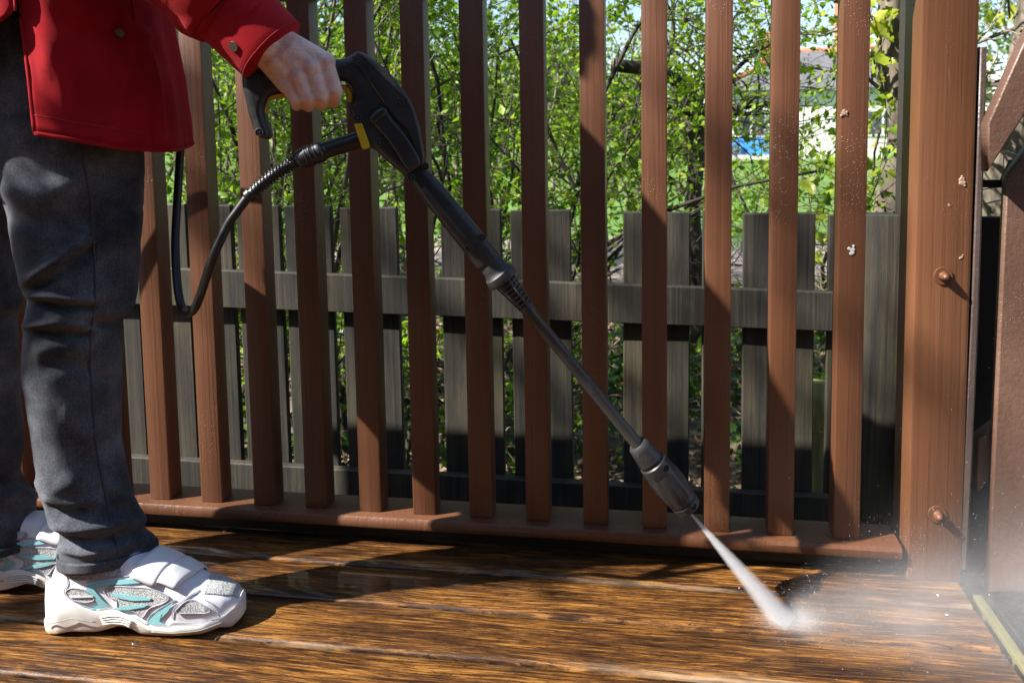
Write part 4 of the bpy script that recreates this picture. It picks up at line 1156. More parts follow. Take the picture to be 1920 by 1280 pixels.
seam = [surf_near(V1, *q) for q in spline([(150, 262), (156, 300), (168, 360), (174, 420), (177, 480), (179, 540), (178, 580), (171, 625), (170, 690), (175, 760), (180, 830), (190, 890), (203, 950), (214, 1000), (222, 1040)], 10)]
seam = np.array(seam); k5 = np.ones(5) / 5
seam = np.stack([np.convolve(np.pad(seam[:, j], 2, mode='edge'), k5, 'valid') for j in range(3)], 1)
link('side_seam', mesh_np('side_seam', *tube_np(seam + np.array((0, -.0006, 0)), .0014, 6), STITCH, True), trousers)
def hem_ring(V, m, n, k0):
    A = V.reshape(m, n, 3); c = A.mean(axis=1, keepdims=True)
    P = A + (A - c) / np.linalg.norm(A - c, axis=2)[:, :, None] * .0022
    return P[k0:].reshape(-1, 3), grid_faces(m - k0, n)
for (V, m, n) in ((V1, m1, n1), (V2, m2, n2)):
    hv, hf = hem_ring(V, m, n, m - 6)
    o = link('hem', mesh_np('hem', hv, hf, DENIM, True), trousers)
    s = o.modifiers.new('thick', 'SOLIDIFY'); s.thickness = .003; s.offset = 0
    A = V.reshape(m, n, 3)
    for row in (m - 6,):
        ringp = hv.reshape(-1, n, 3)[0]; ringp = np.vstack([ringp, ringp[:1]])
        link('hem_stitch', mesh_np('hem_stitch', *tube_np(ringp, .0009, 5, False), STITCH, True), trousers)

# ------------------------------------------------------------------ red jacket
JC = np.array((-.90, -.288))
def jac_ring(t):
    """t: 0 hem .. 1 neck -> z, centre x, front radius, back radius, half width"""
    ks = [0, .12, .3, .5, .7, .84, .93, 1.0]
    z = np.interp(t, [0, 1], [.762, 1.43])
    cx = np.interp(t, ks, [-.90, -.90, -.90, -.90, -.895, -.895, -.90, -.90])
    fr = np.interp(t, ks, [.213, .205, .186, .170, .168, .16, .12, .07])
    bk = np.interp(t, ks, [.175, .165, .145, .138, .145, .14, .11, .07])
    hw = np.interp(t, ks, [.158, .155, .148, .145, .155, .165, .12, .07])
    return z, cx, fr, bk, hw
def jac_pt(a, t, off=0.0):
    z, cx, fr, bk, hw = jac_ring(max(t, 0))
    c, s = math.cos(a), math.sin(a)
    rx = fr if c > 0 else bk
    k = .86
    x = cx + rx * math.copysign(abs(c) ** k, c); y = JC[1] - hw * math.copysign(abs(s) ** k, s)
    nx, ny = c / rx, -s / hw; l = math.hypot(nx, ny); nx, ny = nx / l, ny / l
    # the hem hangs lower toward the front
    low = (1 - t) ** 2
    z += low * (-.052 * ((1 + c) / 2) ** 2 - .002 * math.sin(3 * a))
    w = .010 * mnoise.noise((a * 1.6, t * 3.5, 2)) * (1 - .5 * t) + .0055 * mnoise.noise((a * 4.5, t * 5, 5)) + .0018 * mnoise.noise((a * 12, t * 20, 9))
    w += .006 * math.sin(a * 9 + t * 2) * low * .6
    return np.array((x + nx * (w + off), y + ny * (w + off), z))
VA = math.radians(67)                               # side vent, where the near side seam opens
APEX = .215
acc = Acc(); NT, NA = 64, 150
Vv = []
aa = np.linspace(VA, VA + 2 * np.pi, NA)            # starts at the vent going backward, ends at the vent from the front
for i in range(NT):
    t = i / (NT - 1)
    op = max(0.0, 1 - t / APEX)
    for k, a in enumerate(aa):
        s0 = math.exp(-(a - VA) / .9); s1 = math.exp(-(VA + 2 * np.pi - a) / .30)
        a2 = a + op * (.95 * s0 - .06 * s1)
        Vv.append(jac_pt(a2, t, .012 * op * (s0 + s1 * .5)))
Ff = []
for i in range(NT - 1):
    for k in range(NA - 1): Ff.append((i * NA + k, i * NA + k + 1, (i + 1) * NA + k + 1, (i + 1) * NA + k))
jv = np.array(Vv)
JF = [([(262, 60), (285, 120), (297, 190), (300, 268)], .0045, 9), ([(280, 70), (305, 130), (315, 200), (318, 270)], -.0035, 9), ([(225, 120), (215, 180), (205, 250)], .0035, 12), ([(330, 110), (322, 180), (335, 270)], .0035, 8),
      ([(100, 20), (150, 60), (200, 70), (260, 40)], -.004, 14), ([(60, 40), (90, 90), (80, 150)], .003, 12), ([(140, 110), (150, 180), (140, 245)], -.003, 14), ([(200, 10), (240, 50), (300, 80)], .005, 10), ([(250, 200), (262, 240), (258, 265)], -.0035, 8)]
cen = np.array((JC[0], JC[1])); nj = jv.copy(); nj[:, :2] -= cen; nj[:, 2] = 0; nj /= np.linalg.norm(nj, axis=1)[:, None]
jpx = np.array([pix(q) for q in jv])
jv = jv + nj * (fold_disp(jpx, JF) * np.clip(-nj[:, 1] * 2.5 + .6, 0, 1))[:, None]
jacket = link('jacket', mesh_np('jacket', jv, Ff, RED, True), person)
sm = jacket.modifiers.new('thick', 'SOLIDIFY'); sm.thickness = .0028; sm.offset = 0
# weld the vent seam above its apex with a stitched strip
JSTITCH = mat_simple('red_stitching', (.30, .012, .018), .9, scale=500, bump=.4)
link('side_seam', mesh_np('side_seam', *tube_np([jac_pt(VA, t, .0018) for t in np.linspace(APEX, .98, 60)], .0016, 6), JSTITCH, True), jacket)
J = jv.reshape(NT, NA, 3)
link('hem_fold', mesh_np('hem_fold', *tube_np(J[0], .0030, 8), RED, True), jacket)
link('hem_stitch', mesh_np('hem_stitch', *tube_np([p + (p - np.array((*JC, p[2]))) / np.linalg.norm(p - np.array((*JC, p[2]))) * .0012 for p in J[2]], .0009, 5), JSTITCH, True), jacket)
kf = int(NA * .735)
link('vent_edge', mesh_np('vent_edge', *tube_np(J[:int(NT * APEX) + 1, -1], .0028, 8), RED, True), jacket)
# front placket edge with buttons
fe = [jac_pt(math.radians(14), t, .0025) for t in np.linspace(0, .9, 50)]
link('placket', mesh_np('placket', *tube_np(fe, .0030, 8), RED, True), jacket)
BRASS = mat_simple('dark_brass_button', (.16, .13, .10), .35, .9, var=.5, scale=900, bump=.6)
def button(p, n, parent, r=.0068):
    bb = bmesh.new(); bmesh.ops.create_cone(bb, cap_ends=True, segments=22, radius1=r, radius2=r * .86, depth=.003)
    o = link('button', smooth_by_angle(from_bm('button', bb, BRASS), 40), parent)
    n = Vector(n).normalized()
    o.matrix_world = Matrix.Translation(Vector(p)) @ n.to_track_quat('Z', 'Y').to_matrix().to_4x4()
    acc = Acc(); acc.add(*tube_np([(r * .82 * math.cos(a), r * .82 * math.sin(a), .0016) for a in np.linspace(0, 2 * np.pi, 23)], .0007, 6, False))
    return o
for t in (.205, .36, .52):
    p = jac_pt(math.radians(24), t, .004); q = jac_pt(math.radians(24), t, .02)
    button(p, q - p, jacket)
# sleeve: follows shoulder, elbow, wrist with bunching near the elbow
AXW = (WR - EL) / np.linalg.norm(WR - EL)
CUFF = WR - AXW * .004
ctrl = spline([SH + np.array((-.01, .05, .03)), SH + np.array((0, 0, -.03)), (SH + EL) / 2 + np.array((-.012, -.005, 0)), EL + np.array((-.006, 0, -.004)), EL + AXW * .07, EL + AXW * .15, CUFF - AXW * .05, CUFF - AXW * .02], 10)
rr = np.interp(np.linspace(0, 1, len(ctrl)), [0, .12, .35, .5, .65, .85, 1], [.075, .088, .078, .070, .064, .052, .0475])
Vv, Ff = tube_np(ctrl, rr, 64, False)
nr = len(ctrl)
for i in range(nr):
    for k in range(64):
        p = Vv[i * 64 + k]; c = ctrl[i]
        w = .007 * mnoise.noise((k / 64 * 6.28, i * .22, 3)) + .0045 * math.sin(i * .8 + 2.5 * math.sin(k / 64 * 6.28)) * math.exp(-((i - 32) / 12) ** 2) + .002 * mnoise.noise((p[0] * 60, p[1] * 60, p[2] * 60))
        Vv[i * 64 + k] = c + (p - c) * (1 + w / rr[i])
sleeve = link('sleeve', mesh_np('sleeve', Vv, Ff, RED, True), jacket)
s = sleeve.modifiers.new('thick', 'SOLIDIFY'); s.thickness = .0028; s.offset = 0
cp = [CUFF - AXW * .050, CUFF - AXW * .0485, CUFF - AXW * .03, CUFF - AXW * .01, CUFF + AXW * .0165, CUFF + AXW * .018]
Vv, Ff = tube_np(spline(cp, 3), np.interp(np.linspace(0, 1, 16), [0, .1, .5, 1], [.0490, .0515, .0500, .0470]), 64, False)
for i in range(len(Vv)): Vv[i] += np.array([.0016 * mnoise.noise(Vector(Vv[i]) * 30 + Vector((q, 0, 0))) for q in (0, 9, 17)])
cuff = link('cuff', mesh_np('cuff', Vv, Ff, RED, True), jacket)
s = cuff.modifiers.new('thick', 'SOLIDIFY'); s.thickness = .0042; s.offset = 0
for r_i in (2, 13):
    ring = np.vstack([Vv[r_i * 64:(r_i + 1) * 64], Vv[r_i * 64:r_i * 64 + 1]]); c = ring.mean(0)
    link('cuff_stitch', mesh_np('cuff_stitch', *tube_np(c + (ring - c) * 1.045, .0008, 5, False), JSTITCH, True), jacket)
vw = (CAM - CUFF) / np.linalg.norm(CAM - CUFF); vw = vw - AXW * np.dot(vw, AXW); vw /= np.linalg.norm(vw)
dwn = np.cross(AXW, vw); dwn *= -np.sign(dwn[2]) if dwn[2] > 0 else 1
nb = vw * .80 + dwn * .60; nb /= np.linalg.norm(nb)
button(CUFF - AXW * .006 + nb * .0515, nb, jacket, .0075)
# sleeve of the other arm
c2 = spline([SL + np.array((-.01, -.05, .03)), SL + np.array((0, 0, -.03)), (SL + EL2) / 2, EL2, WR2], 8)
link('sleeve', mesh_np('sleeve', *tube_np(c2, np.interp(np.linspace(0, 1, len(c2)), [0, .15, .5, 1], [.072, .085, .07, .047]), 40, False), RED, True), jacket)
# collar
link('collar', mesh_np('collar', *tube_np([np.array((-.89 + .082 * math.cos(a), -.275 + .078 * math.sin(a), 1.425 - .012 * math.cos(a))) for a in np.linspace(.25, 2 * np.pi - .25, 40)], .016, 10), RED, True), jacket)
# sewn pocket flap on the sleeve's near side is only a fold line

# ------------------------------------------------------------------ trainers
SA = math.radians(12.0); SP = np.array((-.86, -.366, 0.0))
SE = np.array((math.cos(SA), math.sin(SA), 0)); SN = np.array((math.sin(SA), -math.cos(SA), 0))
def S2(u, v, n=0.0):
    p = UP(u, v, SP, SA, n) - SP
    return (float(np.dot(p, SE)), float(p[2]))
MID = -.046
bot = [S2(93, 1166, MID), S2(95, 1177, MID), S2(103, 1187, MID * .7)] + [S2(*p) for p in ((125, 1194), (175, 1194), (200, 1188), (219, 1182), (238, 1184), (262, 1195), (297, 1201), (337, 1200), (375, 1194), (410, 1184))] + [S2(440, 1168, MID * .7), S2(460, 1148, MID)]
zmin = 0.0
bot = [(p[0], max(p[1], 0.0)) for p in bot]; bot = sorted(bot)
stop_ = [S2(95, 1150, MID), S2(103, 1138, MID * .6)] + [S2(*p) for p in ((130, 1140), (175, 1153), (203, 1150), (225, 1153), (250, 1162), (278, 1177), (312, 1178), (369, 1175), (416, 1165), (440, 1150))] + [S2(460, 1136, MID)]
utop = [S2(*p, MID) for p in ((104, 1090), (110, 1056), (150, 1036), (200, 1026), (255, 1028), (297, 1040), (330, 1054), (353, 1067), (384, 1085), (416, 1092), (441, 1102), (456, 1118), (461, 1134))]
s0, s1 = bot[0][0], bot[-1][0]; SL_ = s1 - s0
def f_bot(s): return float(np.interp(s, [p[0] for p in sorted(bot)], [p[1] - zmin for p in sorted(bot)])) + .0012
def f_stop(s): return float(np.interp(s, [p[0] for p in sorted(stop_)], [p[1] - zmin for p in sorted(stop_)]))
def f_utop(s): return float(np.interp(s, [p[0] for p in sorted(utop)], [p[1] - zmin for p in sorted(utop)]))
def f_w(s):
    t = (s - s0) / SL_
    return float(np.interp(t, [0, .012, .04, .10, .22, .38, .55, .70, .84, .92, .97, .99, 1.0], [.006, .017, .025, .032, .034, .034, .040, .045, .042, .034, .023, .014, .004]))
WC = -.044                                            # lateral centre line, n coordinate
SOLE = mat_simple('white_rubber_sole', (.74, .72, .68), .5, var=.08, scale=30, bump=.1)
def mat_sole():
    m = M('scuffed_white_sole'); X = m.xyz(m.coord())
    nz = m.noise(m.vec((1, 1, 1), randomize=False), 55, 5, .65)
    low = m.ramp(m.add(X[2], m.mul(m.math('SUBTRACT', nz, .5), .02)), ((.002, .9), (.013, 0.0)))
    m.set(Base_Color=m.mix(low, m.mix(m.ramp(nz, ((.4, 0.0), (.7, .3))), (.78, .77, .74), (.60, .55, .46)), (.46, .33, .18)), Roughness=.5)
    return m.m
SOLE = mat_sole()
LEATHER = mat_simple('white_synthetic_leather', (.76, .77, .82), .42, var=.05, scale=40, bump=.06)
TEAL = mat_simple('teal_trim', (.25, .55, .60), .4, var=.1, scale=50)
def mat_mesh():
    m = M('grey_shoe_mesh')
    v = m.vor(m.vec((1, 1, 1), randomize=False), 620.0)
    m.set(Base_Color=m.ramp(v, ((.30, (.66, .67, .68)), (.60, (.27, .275, .28)))), Roughness=.8, Normal=m.bump(v, .6, .0008))
    return m.m
MESHM = mat_mesh()
DARKM = mat_simple('dark_sole_tread', (.05, .05, .05), .7)
def shoe_pt(s, n, z): return np.array((s, n, z))      # local shoe frame: x along, y = away from viewer, z up
def side(s, h, off=0.0):
    """near side surface of the upper at length s, height h"""
    lo = f_stop(s) - .004; hi = max(f_utop(s), lo + .012); w = f_w(s)
    q = np.clip((h - lo) / (hi - lo), 0, 1) ** (1 / .75)
    ph = math.asin(min(q, 1.0))
    n = w * math.cos(ph) ** .62
    nrm = np.array((0, -math.cos(ph * .9), math.sin(ph * .9)))
    return np.array((s, -n, h)) + nrm * off
def make_shoe():
    root_parts = []
    ss = s0 + SL_ * (0.5 - 0.5 * np.cos(np.linspace(0.06, np.pi - .06, 70)))
    # upper
    Vv = []; K = 40
    for s in ss:
        lo = f_stop(s) - .004; hi = max(f_utop(s), lo + .012); w = f_w(s)
        for ph in np.linspace(0, np.pi, K):
            c = math.cos(ph); sn = math.sin(ph)
            Vv.append((s, -w * math.copysign(abs(c) ** .62, c), lo + (hi - lo) * sn ** .75))
    Ff = [(i * K + k, i * K + k + 1, (i + 1) * K + k + 1, (i + 1) * K + k) for i in range(len(ss) - 1) for k in range(K - 1)]
    upper = mesh_np('upper', Vv, Ff, LEATHER, True)
    # sole
    Vv = []; K2 = 24
    for s in ss:
        b, t, w = f_bot(s), f_stop(s), f_w(s) + .0035
        for (wn, hh) in [(-1, t - .001), (-1.035, t + .0005), (-1.06, t - .003), (-1.05, t * .6 + b * .4), (-1.0, t * .3 + b * .7), (-.99, b + .003), (-.95, b), (0, b), (.95, b), (.99, b + .003), (1.05, t * .5 + b * .5), (1.06, t - .003), (1.0, t - .001), (0, t - .002)]:
            Vv.append((s, wn * w, hh))
    K2 = 14
    Ff = [(i * K2 + k, i * K2 + (k + 1) % K2, (i + 1) * K2 + (k + 1) % K2, (i + 1) * K2 + k) for i in range(len(ss) - 1) for k in range(K2)]
    c0 = len(Vv); Vv.append((ss[0] - .001, 0, .02)); Vv.append((ss[-1] + .001, 0, f_stop(ss[-1]) * .6))
    m = len(ss)
    for k in range(0, K2, 2): Ff.append((c0, (k + 2) % K2, k + 1, k)); Ff.append((c0 + 1, (m - 1) * K2 + k, (m - 1) * K2 + k + 1, (m - 1) * K2 + (k + 2) % K2))
    sole = smooth_by_angle(mesh_np('sole', Vv, Ff, SOLE, True), 45)
    parts = [('upper', upper, None)]
    pipe = Acc()
    def seam_line(pts, off=.0012, r=.00065, closed=False):
        P_ = [S2(*p, -.003) for p in pts]; P_ = [(q[0], q[1] - zmin) for q in P_]
        if closed: P_ = P_ + P_[:1]
        Q = spline(P_, 5)
        pipe.add(*tube_np([side(q[0], q[1], off) for q in Q], r, 6))
    def patch(name, px, mat, off=.0012):
        if mat is MESHM: seam_line(px, off + .0009, .0009, True)
        pts = [S2(*p, -.003) for p in px]; pts = [(p[0], p[1] - zmin) for p in pts]
        b = bmesh.new(); vs_ = [b.verts.new((p[0], p[1], 0)) for p in pts]
        f = b.faces.new(vs_); bmesh.ops.triangulate(b, faces=[f])
        for _ in range(5):
            lg = [e for e in b.edges if e.calc_length() > .006]
            if not lg: break
            bmesh.ops.subdivide_edges(b, edges=lg, cuts=1)
            bmesh.ops.triangulate(b, faces=b.faces[:])
        for v in b.verts: v.co = Vector(side(v.co.x, v.co.y, off))
        bmesh.ops.recalc_face_normals(b, faces=b.faces[:])
        if sum(f.normal.y for f in b.faces) > 0: bmesh.ops.reverse_faces(b, faces=b.faces[:])
        r = bmesh.ops.extrude_face_region(b, geom=b.faces[:])
        top = [g for g in r['geom'] if isinstance(g, bmesh.types.BMVert)]
        for v in top: v.co += Vector((0, -.0008, .0002))
        bmesh.ops.recalc_face_normals(b, faces=b.faces[:])
        return (name, from_bm(name, b, mat), 'upper')
    def c4(*p): return [(x / 3.2, 900 + y / 3.2) for x, y in p]
    parts.append(patch('mesh_panel', c4((385, 575), (440, 560), (640, 570), (700, 575), (690, 600), (560, 620), (430, 625), (395, 610)), MESHM))
    parts.append(patch('mesh_panel', c4((378, 690), (420, 672), (500, 685), (555, 735), (500, 752), (425, 740), (390, 715)), MESHM))
    parts.append(patch('mesh_panel', c4((610, 690), (650, 665), (760, 660), (900, 670), (1010, 710), (980, 745), (900, 775), (850, 830), (780, 790), (700, 795), (690, 740), (640, 720)), MESHM))
    parts.append(patch('mesh_panel', c4((1060, 780), (1110, 740), (1160, 738), (1250, 785), (1240, 805), (1130, 800), (1070, 797)), MESHM))
    parts.append(patch('teal_stripe', c4((505, 655), (620, 630), (790, 615), (910, 630), (800, 640), (640, 655), (545, 675), (600, 735), (640, 770), (600, 790), (520, 800), (580, 765), (540, 715), (505, 680)), TEAL, .0016))
    parts.append(patch('teal_stripe', c4((650, 700), (760, 702), (905, 718), (900, 730), (790, 735), (690, 722)), TEAL, .0030))
    parts.append(patch('teal_stripe', c4((690, 780), (760, 765), (890, 752), (870, 768), (770, 788), (690, 795)), TEAL, .0030))
    parts.append(patch('teal_stripe', c4((880, 858), (940, 800), (1045, 735), (1010, 790), (950, 850), (995, 862), (900, 868)), TEAL, .0016))
    parts.append(patch('teal_stripe', c4((955, 815), (975, 800), (960, 848), (1000, 866), (920, 866)), TEAL, .0020))
    parts.append(patch('white_stripe', c4((400, 715), (545, 712), (550, 722), (410, 726)), LEATHER, .0026))
    _ = (('toe_overlay', c4((1190, 700), (1240, 720), (1330, 700), (1400, 660), (1430, 690), (1440, 760), (1400, 810), (1330, 842), (1300, 800), (1260, 760)), 1))
    for ln in (((345, 560), (385, 640), (368, 700), (450, 760), (560, 800)), ((1035, 830), (1050, 770), (1120, 715), (1180, 700)), ((1200, 730), (1260, 760), (1295, 800), (1315, 842)),
               ((505, 640), (640, 615), (800, 600), (930, 612)), ((640, 810), (700, 770), (690, 735), (625, 690)), ((870, 870), (920, 800), (1050, 725)), ((1000, 872), (1060, 850), (1200, 862), (1320, 850))):
        seam_line(c4(*ln))
    # mesh toe box on top, two straps, sole details
    Vv = []; na, nb_ = 14, 15
    for i in range(na):
        s = S2(372 + (436 - 372) * i / (na - 1), 1095)[0]; w = f_w(s); lo = f_stop(s) - .004; hi = f_utop(s)
        for k in range(nb_):
            ph = math.pi * (.30 + .40 * k / (nb_ - 1)); c = math.cos(ph); sn = math.sin(ph)
            Vv.append((s, -w * math.copysign(abs(c) ** .62, c), lo + (hi - lo) * sn ** .75 + .0014))
    parts.append(('toe_mesh', mesh_np('toe_mesh', Vv, [(i * nb_ + k, i * nb_ + k + 1, (i + 1) * nb_ + k + 1, (i + 1) * nb_ + k) for i in range(na - 1) for k in range(nb_ - 1)], MESHM, True), 'upper'))
    for (ua, ub, va) in ((262, 312, .20), (312, 350, .24)):
        sa_, sb_ = S2(ua, 1060)[0], S2(ub, 1060)[0]
        Vv = []; na, nb_ = 7, 26
        for i in range(na):
            for k in range(nb_):
                f = k / (nb_ - 1); ph = math.pi * (va + (.92 - va) * f)
                s = sa_ + (sb_ - sa_) * i / (na - 1) - .022 * (1 - min(1, f * 2.2)) + .003
                w = f_w(s); lo = f_stop(s) - .004; hi = max(f_utop(s), lo + .02)
                c = math.cos(ph); sn = math.sin(ph)
                lift = .0062 if 0 < i < na - 1 else .0050
                Vv.append((s, -(w + lift) * math.copysign(abs(c) ** .62, c), lo + (hi - lo) * sn ** .75 + lift * sn))
        st = mesh_np('strap', Vv, [(i * nb_ + k, i * nb_ + k + 1, (i + 1) * nb_ + k + 1, (i + 1) * nb_ + k) for i in range(na - 1) for k in range(nb_ - 1)], LEATHER, True)
        parts.append(('strap', st, 'upper'))
    parts.append(('stitched_seams', pipe.mesh('stitched_seams', mat_simple('grey_lilac_piping', (.36, .36, .42), .6)), 'upper'))
    parts.append(('sole', sole, None))
    gv = [(float(s_), -f_w(s_) - .0077, f_bot(s_) * .45 + f_stop(s_) * .55) for s_ in np.linspace(s0 + .012, s0 + SL_ * .30, 14)]
    gv2 = [(float(s_), -f_w(s_) - .0072, f_bot(s_) * .4 + f_stop(s_) * .6) for s_ in np.linspace(s0 + SL_ * .58, s0 + SL_ * .93, 18)]
    gm = mat_simple('sole_groove_grey', (.28, .26, .24), .8)
    for g_ in (gv, gv2): parts.append(('sole_groove', mesh_np('sole_groove', *tube_np(g_, .0008, 6), gm, True), 'sole'))
    acc = Acc()
    for k in range(4):
        P_ = [S2(*q, .004) for q in c4((585 + k * 6, 850 + k * 13), (660, 838 + k * 15), (730, 842 + k * 14), (790 - k * 6, 868 + k * 11))]
        acc.add(*tube_np([(p[0], -f_w(p[0]) - .0068, p[1] - zmin) for p in spline(P_, 4)], .0011, 6))
    parts.append(('arch_rib', acc.mesh('arch_rib', SOLE), 'sole'))
    P_ = [S2(*q) for q in c4((325, 745), (400, 775), (560, 812), (650, 802), (720, 812), (800, 842), (890, 892), (1000, 894), (1180, 882), (1330, 852), (1420, 802))]
    parts.append(('sole_welt', mesh_np('sole_welt', *tube_np([(p[0], -f_w(p[0]) - .0036, p[1] - zmin - .001) for p in spline(P_, 6)], .0013, 6), SOLE, True), 'sole'))
    return parts
parts = make_shoe()
def place_shoe(mw, label=None):
    root = link('shoe', parts[0][1]); root.parent = person; root.matrix_world = mw
    objs = {'upper': root}
    for (nm, me, par) in parts[1:]:
        o = link(nm, me, root)
        if nm in ('strap', 'toe_mesh'):
            s = o.modifiers.new('thick', 'SOLIDIFY'); s.thickness = .0022; s.offset = 1
    return root
def shoe_mw(origin, ang):
    return Matrix.Translation(Vector(origin)) @ Matrix.Rotation(ang, 4, 'Z')
place_shoe(shoe_mw(SP - SN * .0455 + np.array((0, 0, .0015)), SA))
a = U(190, 1125, y=-.345); b = U(12, 1078, y=-.262)
place_shoe(shoe_mw(SP - SN * .0455 + (b - a) * np.array((1, 1, 0)) + np.array((0, .0, .0015)), SA + math.radians(5)))

# ================================================================== WATER
HIT = U(1475, 1170, z=0.0)
JN = G3(1287, 953, 0.0) + np.array((.002, 0, -.002))
jet = tag(empty('water_jet', v3(HIT)), 'white fan of water blasting from the nozzle onto the deck', 'water jet')
jd = HIT - JN; JL = np.linalg.norm(jd)
mj = M('water_jet_spray')
mj.t.nodes.remove(mj.p)
X = mj.xyz(mj.coord())
t = mj.math('DIVIDE', X[2], JL)
rad = mj.math('SQRT', mj.add(mj.math('POWER', X[0], 2.0), mj.math('POWER', mj.mul(X[1], 1.0), 2.0)))
R0, R1 = .0014, .0235
rt = mj.add(R0, mj.mul(t, R1 - R0))
q = mj.math('DIVIDE', rad, rt)
prof = mj.math('POWER', mj.math('SUBTRACT', 1.0, mj.math('MINIMUM', q, 1.0)), 1.7)
stre = mj.noise(mj.n('VectorMath', {0: mj.coord(), 1: (420, 420, 16)}, operation='MULTIPLY').outputs[0], 1.0, 3, .6)
den = mj.mul(mj.mul(prof, mj.ramp(stre, ((.30, .45), (.68, 1.25)))), mj.math('DIVIDE', 3.6, mj.add(rt, .0012)))
vol = mj.n('VolumePrincipled', {'Color': (.96, .975, 1.0, 1), 'Density': den, 'Anisotropy': 0.0})
mj.t.links.new(vol.outputs[0], mj.out.inputs['Volume'])
mj.m.cycles.volume_step_rate = .12 if hasattr(mj.m.cycles, 'volume_step_rate') else 1
Vv, Ff = tube_np([(0, 0, z * JL) for z in np.linspace(0, 1, 12)], [R0 + (R1 - R0) * z for z in np.linspace(0, 1, 12)], 24)
jo = link('spray_cone', mesh_np('spray_cone', Vv, Ff, mj.m), jet)
jo.matrix_basis = Matrix.Translation(Vector(JN) - Vector(HIT)) @ Vector(jd).to_track_quat('Z', 'Y').to_matrix().to_4x4()

mm_ = M('drifting_spray_mist')
mm_.t.nodes.remove(mm_.p)
P = mm_.n('NewGeometry').outputs['Position'] if False else mm_.coord()
X = mm_.xyz(P)                                       # local to the point of impact
qx = mm_.math('MAXIMUM', mm_.add(X[0], .015), 0.0)
hz = mm_.add(.012, mm_.mul(qx, .23))
wy = mm_.add(.016, mm_.mul(qx, .52))
fy = mm_.math('EXPONENT', mm_.mul(mm_.math('POWER', mm_.math('DIVIDE', mm_.math('SUBTRACT', X[1], mm_.mul(qx, .10)), wy), 2.0), -1.0))
fz = mm_.math('EXPONENT', mm_.mul(mm_.math('POWER', mm_.math('DIVIDE', X[2], hz), 1.4), -1.0))
on = mm_.math('SMOOTH_MIN', mm_.mul(qx, 30.0), 1.0, .2)
amp = mm_.add(mm_.math('DIVIDE', 2.0, mm_.add(.028, mm_.mul(qx, 2.5))), .22)
nz = mm_.noise(P, 9, 4, .6, .6)
den = mm_.mul(mm_.mul(mm_.mul(fy, fz), mm_.mul(on, amp)), mm_.ramp(nz, ((.30, .45), (.72, 1.5))))
burst = mm_.math('EXPONENT', mm_.mul(mm_.math('POWER', mm_.math('DIVIDE', mm_.n('VectorMath', {0: mm_.n('VectorMath', {0: mm_.n('VectorMath', {0: P, 1: (-.008, 0, 0)}, operation='ADD').outputs[0], 1: (.55, .8, 1.5)}, operation='MULTIPLY').outputs[0]}, operation='LENGTH').outputs['Value'], .019), 2.0), -1.0))
den = mm_.add(den, mm_.mul(burst, 42.0))
vol = mm_.n('VolumePrincipled', {'Color': (.95, .97, 1.0, 1), 'Density': den, 'Anisotropy': 0.0})
mm_.t.links.new(vol.outputs[0], mm_.out.inputs['Volume'])
mm_.m.cycles.volume_step_rate = .45
mist = link('spray_mist', from_bm('spray_mist', box_bm(-.06, 1.15, -.45, .55, .0012, .46), mm_.m), None, v3(HIT))
tag(mist, 'pale mist of spray drifting right over the deck corner', 'mist', kind='stuff')
# fine droplets thrown off to the right
bmd = bmesh.new(); bmesh.ops.create_icosphere(bmd, subdivisions=1, radius=1)
iv = np.array([v.co for v in bmd.verts]); jf = np.array([[v.index for v in f.verts] for f in bmd.faces]); bmd.free()
n = 1500
q = np.abs(R.normal(size=n)) * .28 + .03
C = np.stack([HIT[0] + q, HIT[1] + R.normal(size=n) * (.03 + .35 * q), np.abs(R.normal(size=n)) * (.015 + .42 * q) + .002], 1)
rs = np.exp(R.normal(size=n) * .35) * .00032
n2 = 500
dr = R.normal(size=(n2, 3)); dr[:, 2] = np.abs(dr[:, 2]) * .8; dr[:, 0] += .5; dr /= np.linalg.norm(dr, axis=1)[:, None]
C2 = HIT + dr * (np.abs(R.normal(size=n2)) * .05 + .008)[:, None]; C2[:, 2] += .001
C = np.concatenate([C, C2]); rs = np.concatenate([rs, np.exp(R.normal(size=n2) * .4) * .00035]); n = n + n2
VV = (C[:, None, :] + iv[None] * rs[:, None, None]).reshape(-1, 3)
FF = (jf[None] + (np.arange(n) * len(iv))[:, None, None]).reshape(-1, 3)
WD = M('water_drop'); WD.set(Base_Color=(.92, .95, 1, 1), Roughness=.05, Transmission_Weight=.6, IOR=1.33)
tag(link('spray_droplets', mesh_np('spray_droplets', VV, FF, WD.m, True)), 'fine water droplets thrown to the right of the jet', 'droplets', kind='stuff')

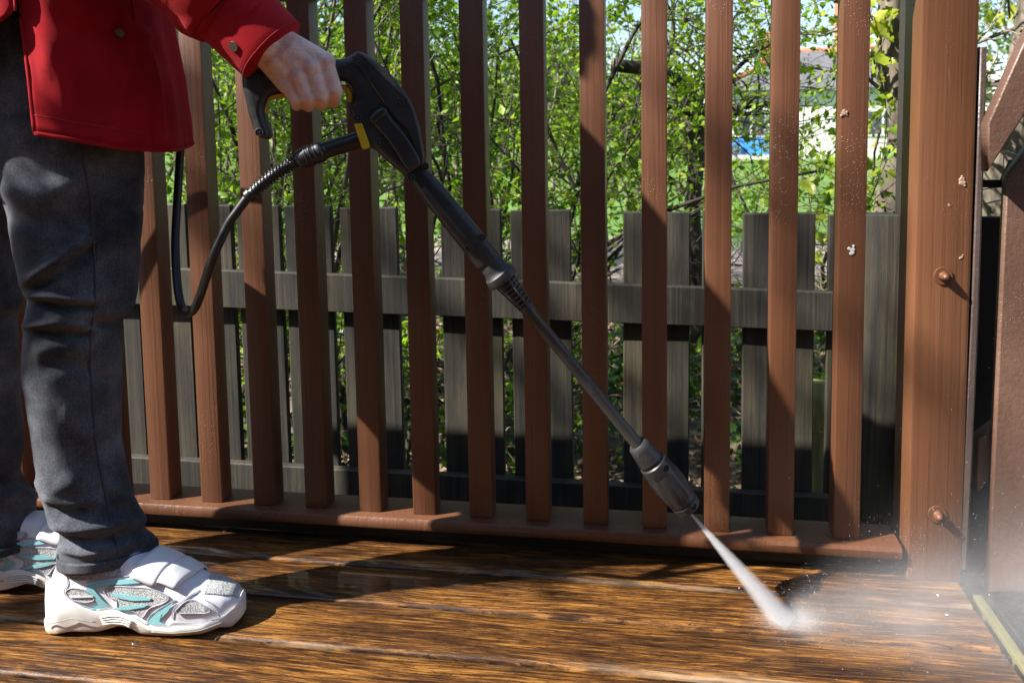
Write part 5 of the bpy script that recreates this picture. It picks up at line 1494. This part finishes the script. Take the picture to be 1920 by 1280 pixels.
# ================================================================== BEHIND THE CAMERA (outside the frame)
# unseen wall, added to cut sky light on the camera's side, and the tree whose leaves dapple the jacket
bw = tag(empty('sky_block_wall', (0, -5.0, GZ)), 'added unseen wall behind the viewer that blocks sky light', 'house')
link('wall', from_bm('wall', box_bm(-9, 12, -3, 0, 0, 4.6, .02), mat_simple('sky_block_grey', (.13, .115, .11), .85, var=.3, scale=9, bump=.3)), bw)
tc = np.array((-.865, -.44, .87)) - np.array(LD) * 1.9
dt = tag(empty('overhanging_tree', (tc[0] - 1.1, tc[1] - .3, GZ)), 'leafy tree overhanging the deck from the left', 'tree')
acc = Acc(); base = np.array((tc[0] - 1.1, tc[1] - .3, GZ)); tips = []
top = tc - base
tr = spline([(0, 0, 0), (.05, .02, 1.0), (.1, .03, 1.9), tuple(top * np.array((.35, .4, .95))), tuple(top + np.array((-.25, -.1, .05)))], 6)
acc.add(*tube_np(tr, np.linspace(.09, .02, len(tr)), 10))
for k in range(5):
    grow(tr[-1] + R.normal(size=3) * .03, R.normal(size=3) * np.array((.4, .4, .4)) + np.array((.5, .1, 0)), R.uniform(.14, .24), .005, 1, acc, tips, .25, 5, (2, 4))
link('trunk', acc.mesh('trunk', BARK), dt)
C = []
Lp = np.array(LD)
e1 = np.cross(Lp, (0, 0, 1.0)); e1 /= np.linalg.norm(e1); e2 = np.cross(Lp, e1)
for k in range(64):
    a, b = R.uniform(-.09, .07), R.uniform(-.16, .14)
    C.append(top + e1 * a + e2 * b + Lp * R.uniform(-.25, .25))
link('crown', leaves_mesh('crown', np.array(C), .034, LEAF2, 0, .3, .7), dt)

# a taller garden tree further up-sun: its thin crown lays soft blotches of shade over the pickets and a few bars
sc_ = np.array((.15, .15, .45)) - np.array(LD) * 8.5
base = sc_ - e1 * 2.0; base[2] = GZ
gt = tag(empty('garden_tree', v3(base)), 'tall thin leaved tree standing off to the left of the deck', 'tree')
top = sc_ - e1 * 1.2 - base
acc = Acc()
tr = spline([(0, 0, 0), (.1, 0, top[2] * .35), (.15, .1, top[2] * .7), tuple(top)], 8)
acc.add(*tube_np(tr, np.linspace(.14, .03, len(tr)), 10))
Cc = []; ctr = sc_ - base
def clump(q, n, sp):
    mid = (tr[-3] + q) / 2 - Lp * .6
    acc.add(*tube_np(spline([tr[-6], mid, q], 6), np.linspace(.014, .003, 13), 5))
    for j in range(n): Cc.append(q + R.normal(size=3) * sp)
for k in range(26):
    clump(ctr + e1 * R.uniform(-1.15, -.16) + e2 * R.uniform(-.62, .50) + Lp * R.uniform(-.3, .3), 15, .085)
for tg in ((.24, 0, .52), (.345, 0, .40), (.12, 0, .74)):
    clump(np.array(tg) - np.array(LD) * 8.5 - base, 7, .035)
link('trunk', acc.mesh('trunk', BARK), gt)
link('crown', leaves_mesh('crown', np.array(Cc), .075, LEAF2, 0, .3, .7), gt)
